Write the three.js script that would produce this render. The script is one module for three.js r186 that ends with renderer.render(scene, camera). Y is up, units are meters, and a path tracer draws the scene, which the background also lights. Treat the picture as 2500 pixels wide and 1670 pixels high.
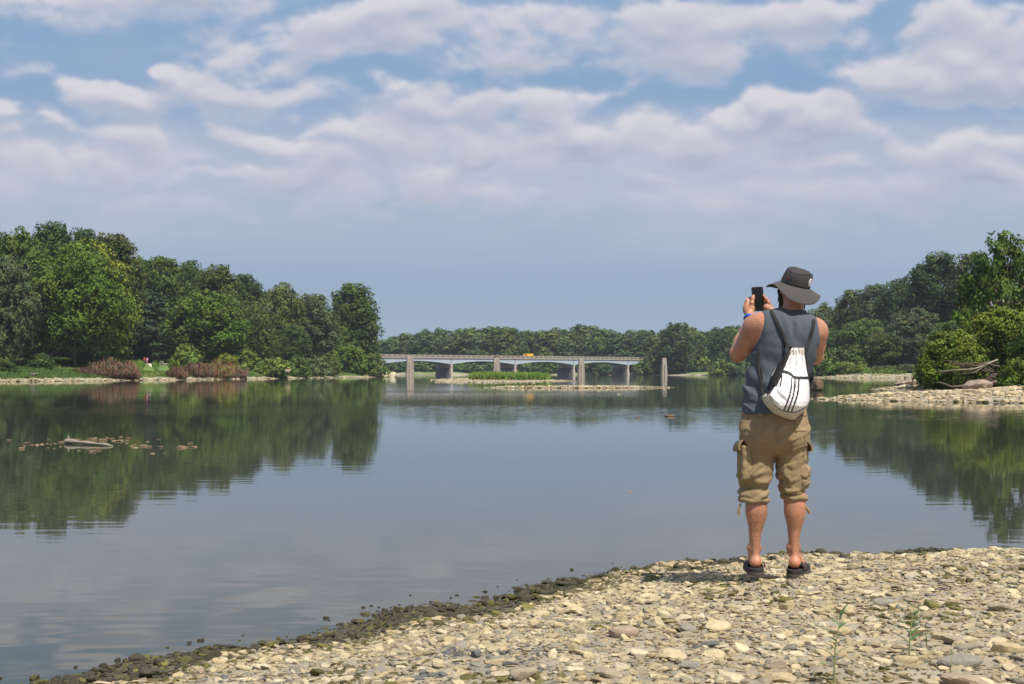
import * as THREE from 'three';
import { mergeGeometries, mergeVertices, toCreasedNormals } from 'three/addons/utils/BufferGeometryUtils.js';
import { MarchingCubes } from 'three/addons/objects/MarchingCubes.js';

// ---------------------------------------------------------------- camera, sky, sun, exposure
const EYE = 1.5, FPX = 3000, CX = 1250, HZ = 909.5;             // eye height above the river (m); focal length, image centre and horizon in photograph pixels
const scene = new THREE.Scene();
const camera = new THREE.PerspectiveCamera(2 * Math.atan(HZ / FPX) * 180 / Math.PI, 2500 / 1819, 0.1, 6000);
camera.position.set(0, EYE, 0);
camera.lookAt(0, EYE, -100);
camera.setViewOffset(2500, 2 * HZ, 0, 0, 2500, 1670);
camera.updateProjectionMatrix();

const renderer = new THREE.WebGLRenderer({ antialias: true });
renderer.toneMapping = THREE.LinearToneMapping;
renderer.toneMappingExposure = 1.12;
renderer.shadowMap.enabled = true;

const SUN = new THREE.Vector3(0.25, 0.85, 0.46).normalize();
const sun = new THREE.DirectionalLight(new THREE.Color(1.0, 0.94, 0.83), 5.0);
sun.position.copy(SUN).multiplyScalar(300).add(new THREE.Vector3(0, 0, -150));
sun.target.position.set(0, 0, -150);
sun.castShadow = true;
sun.shadow.mapSize.set(4096, 4096);
Object.assign(sun.shadow.camera, { left: -350, right: 350, top: 350, bottom: -350, near: 1, far: 1200 });
scene.add(sun, sun.target);

scene.fog = new THREE.FogExp2(new THREE.Color().setRGB(0.62, 0.72, 0.85), 0.00012);

// ---------------------------------------------------------------- helpers
function rng(seed) { let s = seed >>> 0; return () => { s = (s + 0x6d2b79f5) >>> 0; let t = Math.imul(s ^ (s >>> 15), 1 | s); t = (t + Math.imul(t ^ (t >>> 7), 61 | t)) ^ t; return ((t ^ (t >>> 14)) >>> 0) / 4294967296; }; }
const clamp = (x, a = 0, b = 1) => Math.min(b, Math.max(a, x));
const lerp = (a, b, t) => a + (b - a) * t;
const sstep = (a, b, x) => { const t = clamp((x - a) / (b - a)); return t * t * (3 - 2 * t); };
const PERM = (() => { const r = rng(77), p = new Uint8Array(512), q = [...Array(256).keys()]; for (let i = 255; i > 0; i--) { const j = Math.floor(r() * (i + 1)); [q[i], q[j]] = [q[j], q[i]]; } for (let i = 0; i < 512; i++) p[i] = q[i & 255]; return p; })();
function n2(x, y) {                                               // value noise, 0..1
  const xi = Math.floor(x), yi = Math.floor(y); let fx = x - xi, fy = y - yi;
  fx = fx * fx * fx * (fx * (fx * 6 - 15) + 10); fy = fy * fy * fy * (fy * (fy * 6 - 15) + 10);
  const X = xi & 255, Y = yi & 255, a = PERM[PERM[X] + Y], b = PERM[PERM[X + 1] + Y], c = PERM[PERM[X] + ((Y + 1) & 255)], d = PERM[PERM[X + 1] + ((Y + 1) & 255)];
  return (a + (b - a) * fx + (c - a) * fy + (a - b - c + d) * fx * fy) / 255;
}
function n3(x, y, z) {
  const zi = Math.floor(z); let f = z - zi; f = f * f * (3 - 2 * f);
  return lerp(n2(x + zi * 37.17, y + zi * 17.71), n2(x + (zi + 1) * 37.17, y + (zi + 1) * 17.71), f);
}
function fbm(x, y, o = 4) { let s = 0, a = 0.5, t = 0; for (let i = 0; i < o; i++) { s += a * n2(x, y); t += a; a *= 0.5; const X = x * 1.62 - y * 1.18 + 5.3; y = x * 1.18 + y * 1.62 + 1.7; x = X; } return s / t; }
const V = (x, y, z) => new THREE.Vector3(x, y, z);
const at = (px, py, D) => V((px - CX) / FPX * D, EYE + (HZ - py) / FPX * D, -D);   // the point seen at a photograph pixel, D metres away
const taken = {};
function numbered(name) { const n = taken[name] = (taken[name] ?? -1) + 1; return n ? name + '_' + String(n).padStart(3, '0') : name; }
function tag(o, label, category, group, kind) { o.userData = { ...o.userData, ...(label && { label }), ...(category && { category }), ...(group && { group }), ...(kind && { kind }) }; return o; }
function base(name, p = V(0, 0, 0), turn = 0) { const o = new THREE.Group(); o.name = numbered(name); o.position.copy(p); o.rotation.y = turn; scene.add(o); return o; }
function part(name, geo, mat, parent) { const m = new THREE.Mesh(geo, mat); m.name = parent === scene ? numbered(name) : name; m.castShadow = m.receiveShadow = true; parent.add(m); return m; }
const merge = (list) => mergeGeometries(list.map((g) => { const h = g.index ? g.toNonIndexed() : g; for (const k of Object.keys(h.attributes)) if (!['position', 'normal', 'uv', 'color'].includes(k)) h.deleteAttribute(k); return h; }));
const std = (color, roughness = 0.9, more = {}) => new THREE.MeshStandardMaterial({ color: new THREE.Color().setRGB(...color), roughness, ...more });
function box(w, h, d, x = 0, y = 0, z = 0, ry = 0) { const g = new THREE.BoxGeometry(w, h, d); if (ry) g.rotateY(ry); return g.translate(x, y, z); }
function tex(size, fn, srgb = false, h = size) {                  // fn(u, v) -> [r, g, b] 0..1
  const d = new Uint8Array(size * h * 4);
  for (let j = 0; j < h; j++) for (let i = 0; i < size; i++) { const c = fn(i / size, j / h), o = (j * size + i) * 4; d[o] = clamp(c[0]) * 255; d[o + 1] = clamp(c[1]) * 255; d[o + 2] = clamp(c[2]) * 255; d[o + 3] = 255; }
  const t = new THREE.DataTexture(d, size, h); t.wrapS = t.wrapT = THREE.RepeatWrapping; t.magFilter = THREE.LinearFilter; t.minFilter = THREE.LinearMipmapLinearFilter; t.generateMipmaps = true;
  if (srgb) t.colorSpace = THREE.SRGBColorSpace; t.needsUpdate = true; return t;
}
// tiling fractal noise for textures
function tn(u, v, f, seed, o = 4) {
  let s = 0, a = 0.5, t = 0;
  for (let k = 0; k < o; k++, f *= 2, a *= 0.55) {
    const x = u * f, y = v * f, xi = Math.floor(x), yi = Math.floor(y); let fx = x - xi, fy = y - yi; fx = fx * fx * (3 - 2 * fx); fy = fy * fy * (3 - 2 * fy);
    const h = (i, j) => PERM[PERM[((i % f) + f + seed + k * 31) & 255] + (((j % f) + f + seed * 3) & 255)] / 255;
    s += a * lerp(lerp(h(xi, yi), h(xi + 1, yi), fx), lerp(h(xi, yi + 1), h(xi + 1, yi + 1), fx), fy); t += a;
  }
  return s / t;
}
function rod(a, b, r0, r1, seg = 6, open = true) {                // tapered rod from a to b
  const d = b.clone().sub(a), L = d.length(), g = new THREE.CylinderGeometry(r1, r0, L, seg, 1, open);
  g.translate(0, L / 2, 0).applyQuaternion(new THREE.Quaternion().setFromUnitVectors(V(0, 1, 0), d.normalize())); return g.translate(a.x, a.y, a.z);
}
function tube(points, radius, seg = 24, rad = 6, closed = false) {   // radius: number or function of t
  const c = new THREE.CatmullRomCurve3(points, closed, 'centripetal'), g = new THREE.TubeGeometry(c, seg, 1, rad, closed), p = g.attributes.position, v = V(0, 0, 0);
  for (let i = 0; i <= seg; i++) { const q = c.getPointAt(Math.min(1, i / seg)), r = typeof radius === 'number' ? radius : radius(i / seg); for (let j = 0; j <= rad; j++) { v.fromBufferAttribute(p, i * (rad + 1) + j).sub(q).multiplyScalar(r).add(q); p.setXYZ(i * (rad + 1) + j, v.x, v.y, v.z); } }
  g.computeVertexNormals(); return g;
}

// ---------------------------------------------------------------- sky: clear air and broken fair-weather cumulus
{
  const W = 4096, H = 2048, data = new Float32Array(W * H * 4);
  const lin = (r, g, b) => [r, g, b].map((c) => { c /= 255; return c <= 0.04045 ? c / 12.92 : ((c + 0.055) / 1.055) ** 2.4; });
  const zenith = lin(64, 104, 163), mid = lin(115, 152, 192), low = lin(152, 168, 187), hor = lin(157, 171, 186), dim = lin(163, 171, 190), lit = lin(210, 207, 213), veil = lin(172, 179, 197);
  // cloud masses as bearings: x, y on the tangent plane in thousandths, half width, half height, slope, strength
  const C = [
    [200, 18, 360, 48, .02, .9], [40, 190, 60, 26, 0, .5], [0, 105, 50, 60, 0, .5], [505, 85, 80, 70, -.5, .45], [470, 160, 90, 30, -.3, .3],
    [760, 95, 240, 50, -.3, 1], [930, 60, 110, 50, -.25, .9], [1060, 110, 120, 60, 0, .6], [1490, 75, 370, 85, 0, 1.1], [1720, 110, 170, 60, -.25, 1], [1900, 25, 110, 24, -.3, .7],
    [1220, 160, 150, 26, 0, .6], [2260, 95, 165, 85, -.1, 1.4], [2200, 190, 240, 55, .06, 1.1], [1990, 185, 80, 38, 0, 1], [2340, 215, 160, 40, 0, .9],
    [225, 240, 105, 34, 0, 1], [398, 166, 30, 16, -.2, .9], [530, 235, 190, 42, .02, .9], [440, 205, 80, 40, 0, .8],
    [1050, 240, 170, 46, 0, 1], [1240, 255, 110, 34, -.1, .9], [1390, 230, 80, 30, -.5, .6], [880, 250, 110, 40, 0, .4],
    [1640, 320, 310, 58, -.06, 1.2], [1720, 275, 120, 40, -.2, 1], [1880, 275, 120, 46, -.15, 1], [1480, 300, 80, 30, 0, .7], [2110, 340, 55, 26, 0, .9], [2270, 372, 80, 24, .1, 1], [2200, 320, 70, 24, 0, .7],
    [1830, 515, 130, 22, 0, .45], [1620, 590, 40, 14, -.3, .35], [870, 490, 120, 18, 0, .3], [200, 530, 240, 22, 0, .3],
    ...(() => { const r = rng(1207), out = []; for (let k = 0; k < 95; k++) { const y = 285 + 215 * r() ** 1.2, x = r() * 2450 - 50; if (x > 1350 && x < 2050 && y < 375) continue; if (x > 1900 && y < 300) continue; out.push([x, y, 42 + 75 * r(), 13 + 17 * r(), (r() - 0.5) * 0.3, (0.5 + 0.5 * r()) * (1 - 0.5 * sstep(400, 500, y))]); } return out; })(),
  ].map((c) => [(c[0] * 1.065 - CX) / FPX, (HZ - c[1] * 1.065) / FPX, c[2] * 1.12 / FPX, c[3] * 1.22 / FPX, -c[4], c[5]]);
  const billow = (x, y) => { let s = 0, a = 0.5; for (let i = 0; i < 5; i++) { s += a * Math.abs(2 * n2(x, y) - 1); a *= 0.52; const X = x * 1.7 - y * 1.1 + 3.1; y = x * 1.1 + y * 1.7 + 7.7; x = X; } return 1 - s; };
  const blobs = (X, Y) => { let s = 0, m = 0; for (const [cx, cy, rx, ry, k, w] of C) { const dx = (X - cx) / rx, dy = (Y - cy - k * (X - cx)) / (Y < cy ? ry * 0.8 : ry), r = dx * dx + dy * dy; if (r < 4) { const v = w * Math.max(0, 1 - r / 2.2); s += v; m = Math.max(m, v); } } return 0.45 * Math.min(1.6, s) + 0.55 * m; };
  const mass = (X, Y, qx, qz, f) => {                               // the cloud masses, smooth
    const open = (fbm(qx * 0.55 + 3, qz * 0.55 + 9, 3) - 0.43) * 3.2;
    if (f <= 0) return open;
    const w1 = (fbm(X * 13 + 2, Y * 24, 4) - 0.5) * 0.045, w2 = (fbm(X * 15 + 40, Y * 26 + 9, 4) - 0.5) * 0.030 + (fbm(X * 7 + 70, Y * 9 + 3, 2) - 0.5) * 0.04;
    const cut = 0.3 + 1.4 * fbm(X * 15 + 8, Y * 26 + 3, 3);
    return lerp(open, blobs(X + w1, Y + w2) * cut - 0.30, f);
  };
  const field = (X, Y, qx, qz, f, el, b = mass(X, Y, qx, qz, f)) => {
    const det = f > 0 ? 0.62 * fbm(X * 34 + 11, Y * 52 + 5, 5) + 0.38 * billow(X * 26 + 1, Y * 38 + 25) - 0.55 : billow(qx * 2.2 + 11, qz * 2.2 + 5) - 0.62;
    return b + det * lerp(0.3, 2.0, sstep(-0.4, 0.2, b)) * lerp(1, 0.6, sstep(0.3, 0.9, b)) * lerp(1, 0.6, sstep(0.16, 0.06, el));
  };
  for (let j = H / 2; j < H; j++) {
    const el = ((j + 0.5) / H - 0.5) * Math.PI, y = Math.sin(el), ce = Math.cos(el), step = el > 0.5 ? 4 : 1;
    for (let i = 0; i < W; i += step) {
      const az = ((i + 0.5) / W - 0.5) * 2 * Math.PI, x = Math.cos(az) * ce, z = Math.sin(az) * ce;
      const a = Math.atan2(x, -z), front = Math.abs(a) < 0.75;
      const X = front ? Math.tan(a) : 0, Y = front ? Math.tan(el) / Math.cos(a) : 0;
      const f = front ? (1 - sstep(0.43, 0.6, Math.abs(X))) * (1 - sstep(0.31, 0.42, Y)) : 0;
      const inv = 1 / (y + 0.1), qx = x * inv, qz = z * inv;
      const b = mass(X, Y, qx, qz, f), d = field(X, Y, qx, qz, f, el, b);
      const slope = f > 0.5 ? (b - mass(X + 0.002, Y + 0.011, qx, qz, f)) * 0.85 + (d - field(X + 0.001, Y + 0.005, qx, qz, f, el)) * 0.5 : (d - field(0, 0, qx * 0.96, qz * 0.96, 0, el)) * 1.2;
      const edge = clamp(slope * 1.0 * lerp(0.22, 1, sstep(0.11, 0.2, el)) + 0.24, 0, 1);
      const fade = sstep(0.01, 0.16, el);                              // haze swallows the low clouds
      const soft = (0.95 - 0.62 * edge) * lerp(1.35, 1, sstep(0.1, 0.19, el));
      const haze = f * (sstep(0.06, 0.11, Y) * (1 - sstep(0.17, 0.24, Y)) * (0.42 + 0.55 * fbm(X * 6 + 4, Y * 17 + 1, 4)) + 0.25 * fbm(X * 9 + 14, Y * 16 + 1, 3) * sstep(0.2, 0.26, Y)) + (1 - f) * 0.2;
      const a0 = sstep(-0.25, soft, d), alpha = (a0 + haze * (1 - a0)) * lerp(0.25, 0.92, fade) * lerp(1, 0.65, sstep(0.6, 1.2, el));
      const t = Math.pow(clamp(el / 0.33), 0.8), hi = sstep(0.25, 1.3, el);
      const g = sstep(0.0, 0.12, el);
      const tone = clamp(0.10 + 0.85 * edge * lerp(0.6, 1, sstep(0.1, 0.2, el)) + 0.25 * (1 - sstep(0.2, 1.0, d)) * fade + 0.22 * (fbm(X * 30, Y * 45, 3) - 0.5));
      for (let c = 0; c < 3; c++) {
        let air = lerp(hor[c], low[c], g); air = lerp(air, mid[c], t); air = lerp(air, zenith[c], hi);
        const thick = sstep(0.1, 0.9, d);
        const body = lerp(lerp(veil[c], dim[c], thick), lit[c], tone * lerp(0.45, 1, fade));
        const v = lerp(air, body, alpha);
        for (let k = 0; k < step && i + k < W; k++) data[(j * W + i + k) * 4 + c] = v;
      }
      for (let k = 0; k < step && i + k < W; k++) data[(j * W + i + k) * 4 + 3] = 1;
    }
  }
  const ground = [0.12, 0.13, 0.12];
  for (let i = 0; i < W * H / 2; i++) { data[i * 4] = ground[0]; data[i * 4 + 1] = ground[1]; data[i * 4 + 2] = ground[2]; data[i * 4 + 3] = 1; }
  const sky = new THREE.DataTexture(data, W, H, THREE.RGBAFormat, THREE.FloatType);
  sky.mapping = THREE.EquirectangularReflectionMapping; sky.magFilter = THREE.LinearFilter; sky.needsUpdate = true;
  scene.background = sky; scene.environment = sky;
}

// ---------------------------------------------------------------- the lie of the land: banks and bars as outlines in (x, distance) metres
const P = (px, D) => [(px - CX) / FPX * D, D];
const LEFT = [[-900, 40], [-330, 90], [-150, 150], P(-60, 190), P(0, 196), P(130, 207), P(250, 221), P(390, 238), P(500, 257), P(620, 285), P(750, 321), P(850, 352), P(930, 386), P(955, 396), P(945, 408), [-60, 430], [-90, 455], [-160, 500], [-300, 560], [-900, 640], [-5000, 800], [-5000, 0]];
const RIGHT = [P(1985, 69.5), P(2090, 66.5), P(2200, 63.8), P(2350, 61.6), P(2500, 60), [38, 57.5], [70, 52], [160, 44], [600, 20], [5000, 0], [5000, 5000], [-5000, 5000], [-5000, 1100], [-900, 900], [-300, 800], P(700, 745), P(900, 705), P(960, 690), P(1130, 686), P(1240, 715), P(1330, 728), P(1450, 715), P(1530, 668), P(1570, 652), P(1640, 640), P(1800, 610), [108, 560], [101, 450], P(1980, 362), P(1990, 346), P(2100, 333), P(2235, 322), P(2330, 250), P(2285, 205), P(2255, 178), P(2245, 158), P(2230, 140), P(2195, 128), P(2160, 112), P(2130, 103.5), P(2180, 101), P(2300, 98), P(2340, 96), P(2315, 90), P(2250, 84), P(2195, 79), P(2100, 74)];
const BAR1 = [P(1058, 250), P(1076, 176), P(1110, 172), P(1150, 182), P(1240, 188), P(1330, 196), P(1405, 212), P(1390, 222), P(1330, 262), P(1230, 288), P(1150, 288), P(1070, 268)];
const BAR2 = [P(1186, 121), P(1250, 119), P(1400, 117.5), P(1500, 118), P(1590, 120), P(1640, 121), P(1600, 122), P(1500, 123.5), P(1400, 124), P(1300, 123.5), P(1210, 122.4)];
const BEACH = [[-2.6, 5.3], [-2.17, 5.99], [-1.73, 6.54], [-1.19, 6.95], [-0.85, 7.6], [0.05, 8.43], [0.84, 9.27], [1.5, 9.75], [2.3, 10.05], [3.4, 10.35], [5, 10.5], [9, 10.4], [30, 6], [60, -20], [-20, -60], [-9, 0], [-4.6, 3.4]];
function prep(poly) { let a = 1e9, b = -1e9, c = 1e9, d = -1e9; for (const [x, y] of poly) { a = Math.min(a, x); b = Math.max(b, x); c = Math.min(c, y); d = Math.max(d, y); } return { poly, a, b, c, d }; }
function inside(S, x, y, far = 60) {                              // signed distance to an outline, positive inside
  const { poly } = S;
  if (x < S.a - far || x > S.b + far || y < S.c - far || y > S.d + far) return -far;
  let m = 1e18, inn = false;
  for (let i = 0, j = poly.length - 1; i < poly.length; j = i++) {
    const [ax, ay] = poly[i], [bx, by] = poly[j], ex = bx - ax, ey = by - ay, t = clamp(((x - ax) * ex + (y - ay) * ey) / (ex * ex + ey * ey)), dx = x - ax - t * ex, dy = y - ay - t * ey;
    m = Math.min(m, dx * dx + dy * dy);
    if ((ay > y) !== (by > y) && x < (bx - ax) * (y - ay) / (by - ay) + ax) inn = !inn;
  }
  return inn ? Math.sqrt(m) : -Math.sqrt(m);
}
const SL = prep(LEFT), SR = prep(RIGHT), S1 = prep(BAR1), S2 = prep(BAR2), SB = prep(BEACH);
const ramp = (s, pts) => { for (let i = 1; i < pts.length; i++) if (s < pts[i][0]) { const [a, b] = pts[i - 1], [c, d] = pts[i]; return lerp(b, d, clamp((s - a) / (c - a))); } return pts[pts.length - 1][1]; };
const HL = [[-40, -2], [-6, -0.7], [0, 0], [2.2, 0.32], [5, 1.0], [11, 2.1], [20, 2.9], [40, 3.6], [75, 4.6], [200, 6], [900, 14]];
const HR = [[-40, -2], [-6, -0.5], [0, 0], [4, 0.35], [10, 0.55], [16, 1.1], [30, 2.0], [60, 2.8], [200, 5], [900, 14]];
const HF = [[-40, -2], [-6, -0.8], [0, 0], [6, 0.5], [12, 1.6], [40, 3], [120, 5], [900, 14]];
const HB = [[-3, -0.75], [-0.7, -0.13], [0, 0], [0.5, 0.045], [1.1, 0.14], [2.0, 0.27], [3.0, 0.32], [5, 0.36], [40, 1.2]];
function land(x, d) {                                             // { h, kind, s }
  const near = Math.hypot(x, d) < 70, w = 1 + 0.5 * (fbm(x * 0.06, d * 0.06, 3) - 0.5), q = near ? 0 : (fbm(x * 0.16 + 7, d * 0.1, 3) - 0.5) * 5;
  let best = { h: -2, kind: 'bed', s: -9 };
  const take = (h, kind, s) => { if (h > best.h) best = { h, kind, s }; };
  if (Math.hypot(x, d) < 45) { const s = inside(SB, x, d, 8) + 0.34 * (fbm(x * 0.9 + 3, d * 0.9, 3) - 0.5); take(ramp(s, HB) + (s > -0.2 ? 0.05 * (fbm(x * 1.7, d * 1.7 + 4, 3) - 0.5) : 0), 'beach', s); }
  if (d > 35) {
    const sl = inside(SL, x, d, 60) + q * 0.4; take(ramp(sl, HL) * (sl > 9 ? w : 1), 'left', sl);
    const sr = inside(SR, x, d, 60) + q * (d > 160 ? 0.5 : 0.15); take(ramp(sr, d > 300 ? HF : HR) * (sr > 12 ? w : 1), d > 300 ? 'far' : 'right', sr);
    if (Math.abs(x) < 80 && d < 400) { const s1 = inside(S1, x, d, 30) + q * 0.3; take(ramp(s1, [[-30, -1.5], [-5, -0.5], [0, 0], [5, 0.16], [20, 0.3]]), 'bar', s1); const s2 = inside(S2, x, d, 30) + q * 0.06; take(ramp(s2, [[-30, -1.5], [-3, -0.4], [0, 0], [1.5, 0.12], [8, 0.2]]), 'bar', s2); }
  }
  return best;
}
const groundY = (x, d) => land(x, d).h;
const standAt = (px, py, D0, D1) => { for (let D = D0; D < D1; D += 0.5) if (HZ - (groundY((px - CX) / FPX * D, D) - EYE) / D * FPX <= py) return D; return D1; };   // where the ground first shows at a photograph pixel
{
  const az = []; for (let a = -180; a < -30; a += 6) az.push(a); for (let a = -30; a < 30; a += 0.16) az.push(a); for (let a = 30; a <= 180; a += 6) az.push(a);
  const rr = []; for (let r = 1.2; r < 12; r *= 1.022) rr.push(r); for (let r = 12; r < 55; r *= 1.06) rr.push(r); for (let r = 55; r < 420; r *= 1.0115) rr.push(r); for (let r = 420; r < 900; r *= 1.02) rr.push(r); for (let r = 900; r < 5200; r *= 1.15) rr.push(r);
  const pos = [], col = [], uv = [], idx = [], n = rr.length;
  const grit2 = [0.34, 0.295, 0.215], grass = [0.12, 0.20, 0.04], soil = [0.06, 0.055, 0.035], grit = [0.30, 0.26, 0.19], mud = [0.085, 0.075, 0.04];
  for (const a of az) for (const r of rr) {
    const x = Math.sin(a * Math.PI / 180) * r, d = Math.cos(a * Math.PI / 180) * r, L = land(x, d);
    let c;
    const nz = fbm(x * 0.4, d * 0.4, 3), nf = 0.8 + 0.4 * n2(x * 3.1, d * 3.1);
    if (L.kind === 'beach') c = L.s < 0.25 ? mud : grit.map((v, k) => lerp(mud[k], v, sstep(0.2, 1.0, L.s)));
    else if (L.kind === 'bar') c = grit2;
    else if (L.kind === 'bed') c = mud;
    else { const g0 = L.kind === 'left' ? 2.6 : L.kind === 'right' ? 9 : 9; const k = sstep(g0 - 1, g0 + 2, L.s + (nz - 0.5) * 6); c = grit2.map((v, i) => lerp(v, lerp(grass[i], soil[i], sstep(26, 50, L.s + nz * 10)), k)); }
    if (L.h < 0.03 && L.kind !== 'beach') c = c.map((v, k) => lerp(mud[k], v, 0.4));
    pos.push(x, L.h, -d); uv.push(x, -d); col.push(c[0] * nf, c[1] * nf, c[2] * nf);
  }
  for (let i = 0; i < az.length - 1; i++) for (let j = 0; j < n - 1; j++) { const p = i * n + j; idx.push(p, p + n, p + 1, p + 1, p + n, p + n + 1); }
  const g = new THREE.BufferGeometry();
  g.setAttribute('position', new THREE.Float32BufferAttribute(pos, 3)); g.setAttribute('uv', new THREE.Float32BufferAttribute(uv, 2)); g.setAttribute('color', new THREE.Float32BufferAttribute(col, 3));
  const flip = []; for (let i = 0; i < idx.length; i += 3) flip.push(idx[i], idx[i + 2], idx[i + 1]);
  g.setIndex(flip); g.computeVertexNormals();
  if (g.attributes.normal.getY(1000) < 0) { g.setIndex(idx); g.computeVertexNormals(); }
  const t = tex(512, (u, v) => { const k = tn(u, v, 16, 5, 5); return [k, k, k]; }); t.repeat.set(1.4, 1.4);
  part('ground', g, std([1, 1, 1], 0.97, { vertexColors: true, bumpMap: t, bumpScale: 0.02 }), scene).userData.kind = 'structure';
}
// ---------------------------------------------------------------- the river
{
  const S = 2048, T = 48;                                          // a 48 m tile of long low ripples, calmer and livelier by patches
  const t = tex(S, (u, v) => {
    const w = tn(u, v, 4, 31, 3), patch = sstep(0.42, 0.68, tn(u, v, 3, 11, 3));
    const u2 = u + 0.006 * w, v2 = v + 0.004 * tn(u, v, 6, 44, 2);
    const h = 0.5 + 0.02 * (tnA(u2, v2, 10, 30, 3) - 0.5) + (0.04 + 0.20 * patch) * (tnA(u2, v2, 70, 210, 9) - 0.5) + (0.03 + 0.12 * patch) * (tnA(u, v, 150, 400, 17) - 0.5);
    return [h, h, h];
  });
  function tnA(u, v, fx, fy, seed) {                              // one octave of tiling noise, its own scale each way
    const x = u * fx, y = v * fy, xi = Math.floor(x), yi = Math.floor(y); let a = x - xi, b = y - yi; a = a * a * (3 - 2 * a); b = b * b * (3 - 2 * b);
    const h = (i, j) => PERM[(PERM[(((i % fx) + fx) * 7 + seed) & 255] + ((j % fy) + fy) * 3 + PERM[((j % fy) + seed) & 255]) & 255] / 255;
    return lerp(lerp(h(xi, yi), h(xi + 1, yi), a), lerp(h(xi, yi + 1), h(xi + 1, yi + 1), a), b);
  }
  const g = new THREE.PlaneGeometry(10000, 10000, 4, 4); g.rotateX(-Math.PI / 2);
  const uv = g.attributes.uv, p = g.attributes.position; for (let i = 0; i < p.count; i++) uv.setXY(i, p.getX(i) / T, p.getZ(i) / T);
  part('river_water', g, new THREE.MeshPhysicalMaterial({ color: new THREE.Color().setRGB(0.046, 0.051, 0.038), roughness: 0.03, ior: 1.33, bumpMap: t, bumpScale: 0.010 }), scene).userData.kind = 'structure';
}

// ---------------------------------------------------------------- trees and shrubs
const leafMat = (r, g, b, tr = 0.3) => new THREE.MeshPhysicalMaterial({ color: new THREE.Color().setRGB(r, g, b), roughness: 0.75, specularIntensity: 0.35, transmission: tr, thickness: 0, vertexColors: true, side: THREE.DoubleSide });
const LM = {
  mid: leafMat(0.105, 0.18, 0.03), dark: leafMat(0.07, 0.13, 0.028), olive: leafMat(0.12, 0.17, 0.036), bright: leafMat(0.105, 0.185, 0.02), yellow: leafMat(0.20, 0.25, 0.022), grey: leafMat(0.125, 0.185, 0.07),
  pine: leafMat(0.045, 0.09, 0.035, 0.1), far: leafMat(0.095, 0.165, 0.052), shrub: leafMat(0.165, 0.255, 0.04), vine: leafMat(0.135, 0.20, 0.018), near: leafMat(0.085, 0.16, 0.022), brown: leafMat(0.12, 0.12, 0.05),
};
const barkMat = std([0.13, 0.105, 0.08], 0.95), paleBark = std([0.30, 0.26, 0.21], 0.95);
// one leaf spray: a bent four-cornered blade
function pushCard(A, p, nrm, along, len, wid, sn, tint, ky = 1) {
  const side = V(0, 0, 0).crossVectors(nrm, along).normalize(), al = V(0, 0, 0).crossVectors(side, nrm).normalize(), k = A.pos.length / 3;
  const q = [[-0.5, 0, 0], [0.05, -0.5, 0.12], [0.5, 0, -0.1], [0.05, 0.5, 0.12]];
  for (const [a, b, c] of q) {
    A.pos.push(p.x + al.x * a * len + side.x * b * wid + nrm.x * c * wid, p.y + (al.y * a * len + side.y * b * wid + nrm.y * c * wid) * ky, p.z + al.z * a * len + side.z * b * wid + nrm.z * c * wid);
    A.nor.push(sn.x, sn.y, sn.z); A.col.push(tint[0], tint[1], tint[2]);
  }
  A.idx.push(k, k + 1, k + 2, k, k + 2, k + 3);
}
function finish(A) {
  const g = new THREE.BufferGeometry();
  g.setAttribute('position', new THREE.Float32BufferAttribute(A.pos, 3)); g.setAttribute('normal', new THREE.Float32BufferAttribute(A.nor, 3)); g.setAttribute('color', new THREE.Float32BufferAttribute(A.col, 3)); g.setIndex(A.idx); return g;
}
const blank = () => ({ pos: [], nor: [], col: [], idx: [] });
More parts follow.
